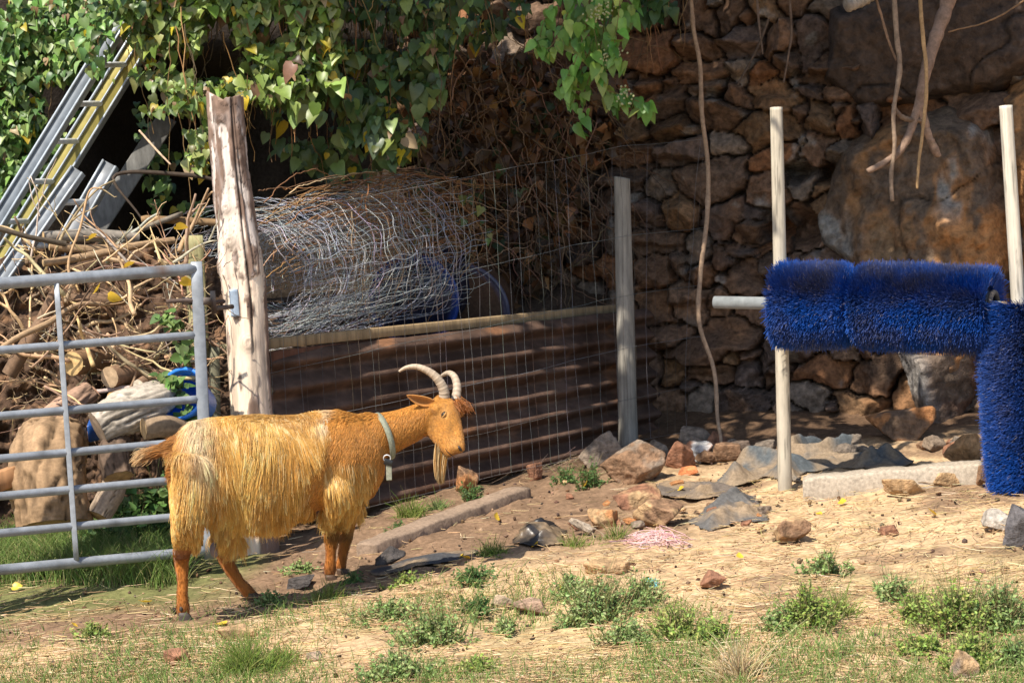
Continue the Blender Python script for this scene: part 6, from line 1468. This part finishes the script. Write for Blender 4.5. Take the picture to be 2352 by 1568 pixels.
def ground_cover():
    rng = np.random.default_rng(1101)
    # dry straw lying about
    n = 20000; px = rng.uniform(-150, 2500, n); py = 1090 + 520 * rng.random(n) ** .8
    g = G(px, py); x, y = g[:, 0], g[:, 1]
    dens = .35 + .65 * sst(-.15, .35, n2(x, y, 1.6, 1102) + .25 * sst(10.2, 9.0, y)); bare = sst(9.6, 10.6, y + .3 * n2(x, y, 1, 1103)) * sst(1.4, .2, x)
    m = (rng.random(n) < dens * (1 - .7 * bare)); g = g[m]; n = len(g); yaw = rng.normal(.25, .75, n) + np.where(rng.random(n) < .2, 1.5, 0); L = rng.uniform(.03, .14, n) * rng.uniform(.5, 1.3, n)
    K = 5; t = np.linspace(-.5, .5, K); d = np.stack([np.cos(yaw), np.sin(yaw), rng.normal(0, .10, n)], -1); bend = rng.normal(0, .18, n)
    p = g[:, None] + (L[:, None] * t[None])[..., None] * d[:, None] + (bend[:, None] * L[:, None] * (t[None] ** 2))[..., None] * np.stack([-np.sin(yaw), np.cos(yaw), 0 * yaw], -1)[:, None]
    p[..., 2] = np.maximum(p[..., 2], gz(p[..., 0], p[..., 1])) + .008 + .014 * rng.random((n, 1))
    V, F = tubes(p, np.array([.0012, .0016, .0016, .0015, .0009]) * 1.1, 3); C = pick([(.62, .45, .24), (.52, .36, .18), (.72, .57, .35), (.36, .24, .13)], n, .18, rng, [4, 3, 2, 2])
    tag(mesh_np("straw", V, F, M_STRAW, None, rep(C, K * 3)), kind='stuff')
    # short green grass, thick behind the gate and thin in the front
    n = 80000; px = rng.uniform(-200, 2450, n); py = rng.uniform(1130, 1600, n); 
    back = rng.random(n) < .42; px[back] = rng.uniform(-250, 430, back.sum()); py[back] = rng.uniform(1120, 1350, back.sum())
    g = G(px, py); x, y = g[:, 0], g[:, 1]; pat = n2(x, y, 1.5, 1104, 3) + .25 * n2(x, y, 5, 1105, 2)
    zone = np.clip(sst(880, 600, px) * sst(1430, 1500, py) + sst(1720, 1850, px) * sst(1330, 1420, py) + sst(1400, 1500, px) * sst(1450, 1520, py) + .6 * sst(900, 1000, px) * sst(1500, 1560, py), 0, 1)
    keep = np.where(back, rng.random(n) < .92 * sst(1360, 1325, py + 20 * pat), rng.random(n) < np.clip(sst(.05, .45, pat) * sst(10.0, 9.2, y) * .6 + zone * sst(-.5, .1, pat), 0, 1)); keep &= ~(~back & (px < 400) & (py < 1400))
    g = g[keep]; bk = back[keep]; n = len(g); h = np.where(bk, rng.uniform(.06, .19, n), rng.uniform(.02, .075, n)); K = 5; t = np.linspace(0, 1, K); ln = rng.normal(0, .45, (n, 3)); ln[:, 2] = 0
    p = g[:, None] + h[:, None, None] * (t[None, :, None] * np.array([0, 0, 1.0]) + (t ** 1.7)[None, :, None] * ln[:, None]) - np.array([0, 0, .006])
    V, F = tubes(p, np.linspace(.0024, .0006, K), 3); C = pick([(.17, .27, .06), (.22, .32, .08), (.30, .35, .12), (.46, .39, .18)], n, .2, rng, [4, 4, 2, 1])
    tag(mesh_np("grass", V, F, M_GRASS, None, rep(C, K * 3)), kind='stuff')
    # crumbs of soil and small grit
    n = 2600; px = rng.uniform(-100, 2450, n); py = rng.uniform(1060, 1590, n); g = G(px, py); d, F2 = ICO2 if False else ico(1); s = .0035 + .011 * rng.random(n) ** 3.5
    sc = rng.uniform(.6, 1.3, (n, 1, 3)); V = (g[:, None] + np.array([0, 0, .004]) + d[None] * s[:, None, None] * sc * (1 + .25 * rng.normal(0, 1, (n, len(d), 1)))).reshape(-1, 3)
    F = (F2[None] + (np.arange(n) * len(d))[:, None, None]).reshape(-1, 3); C = pick([(.18, .10, .055), (.11, .07, .045), (.30, .20, .12), (.07, .05, .04)], n, .2, rng)
    tag(mesh_np("soil_crumbs", V, [F], M_SOIL, None, rep(C, len(d))), kind='stuff')
    # tangle of dead stalks along the foot of the pen
    n = 900; px = rng.uniform(880, 1330, n); py = 1095 - (px - 880) * .11 + rng.normal(0, 16, n); g = G(px, py); yaw = rng.normal(.1, .7, n); L = rng.uniform(.06, .28, n); K = 6; t = np.linspace(-.5, .5, K)
    d = np.stack([np.cos(yaw), np.sin(yaw) * .6, np.abs(rng.normal(0, .35, n))], -1); p = g[:, None] + (L[:, None] * t[None])[..., None] * d[:, None] + np.cumsum(rng.normal(0, .006, (n, K, 3)), 1); p[..., 2] = np.maximum(p[..., 2], gz(p[..., 0], p[..., 1]) + .004)
    V, F = tubes(p, np.linspace(.0022, .0012, K), 3); tag(mesh_np("dead_stalks", V, F, M_STRAW, None, rep(pick([(.28, .21, .15), (.40, .30, .19), (.18, .12, .08)], n, .2, rng), K * 3)), kind='stuff')
ground_cover()
def fallen_leaves():
    rng = np.random.default_rng(1201)
    spots = [(1140, 1200), (1065, 1282), (1345, 1120), (1175, 1090), (1935, 1165), (2025, 1118), (1290, 1365), (130, 1335), (30, 1355), (195, 1205), (85, 1215), (1235, 1255), (170, 1445), (1560, 1130), (1700, 1290), (2150, 1190), (905, 1240), (60, 1140), (270, 1220), (345, 1390), (1010, 1100), (1490, 1160), (1880, 1190), (1080, 1290), (520, 1440)]
    proto = None
    for i, (px, py) in enumerate(spots):
        g = G(px, py)
        if proto is None:
            V, F, k = leaves(np.zeros((1, 3)), np.array([[0, -.35, 1.0]]), np.array([[1.0, .2, .1]]), np.array([.05]), 'heart', curl=np.array([.5]))
            proto = mesh_np("fallen_leaf", V, F, M_LEAF, None, np.array([.70, .47, .05])); o = proto
        else:
            o = proto.copy(); COL.objects.link(o)
        o.location = Vector(g + np.array([0, 0, .018])); o.rotation_euler = (rng.normal(0, .4), rng.normal(0, .4), rng.uniform(0, 6.28)); s = rng.uniform(.7, 1.3); o.scale = (s, s, s)
        tag(o, "yellow fallen leaf lying on the ground of the yard", "leaf", "fallen yellow leaves")
    for (px, py, D) in ((262, 681, 10.9), (218, 548, 11.2), (418, 520, 11.0), (300, 612, 11.1), (430, 645, 10.9), (232, 672, 11.0)):
        o = proto.copy(); COL.objects.link(o); o.location = Vector(P(px - 14, py, D)); o.rotation_euler = (-1.1 + rng.normal(0, .3), rng.normal(0, .3), rng.normal(0, .5)); o.scale = (1.4, 1.4, 1.4)
        tag(o, "yellow fallen leaf caught in the brushwood heap behind the gate", "leaf", "yellow leaves in the brushwood")
fallen_leaves()
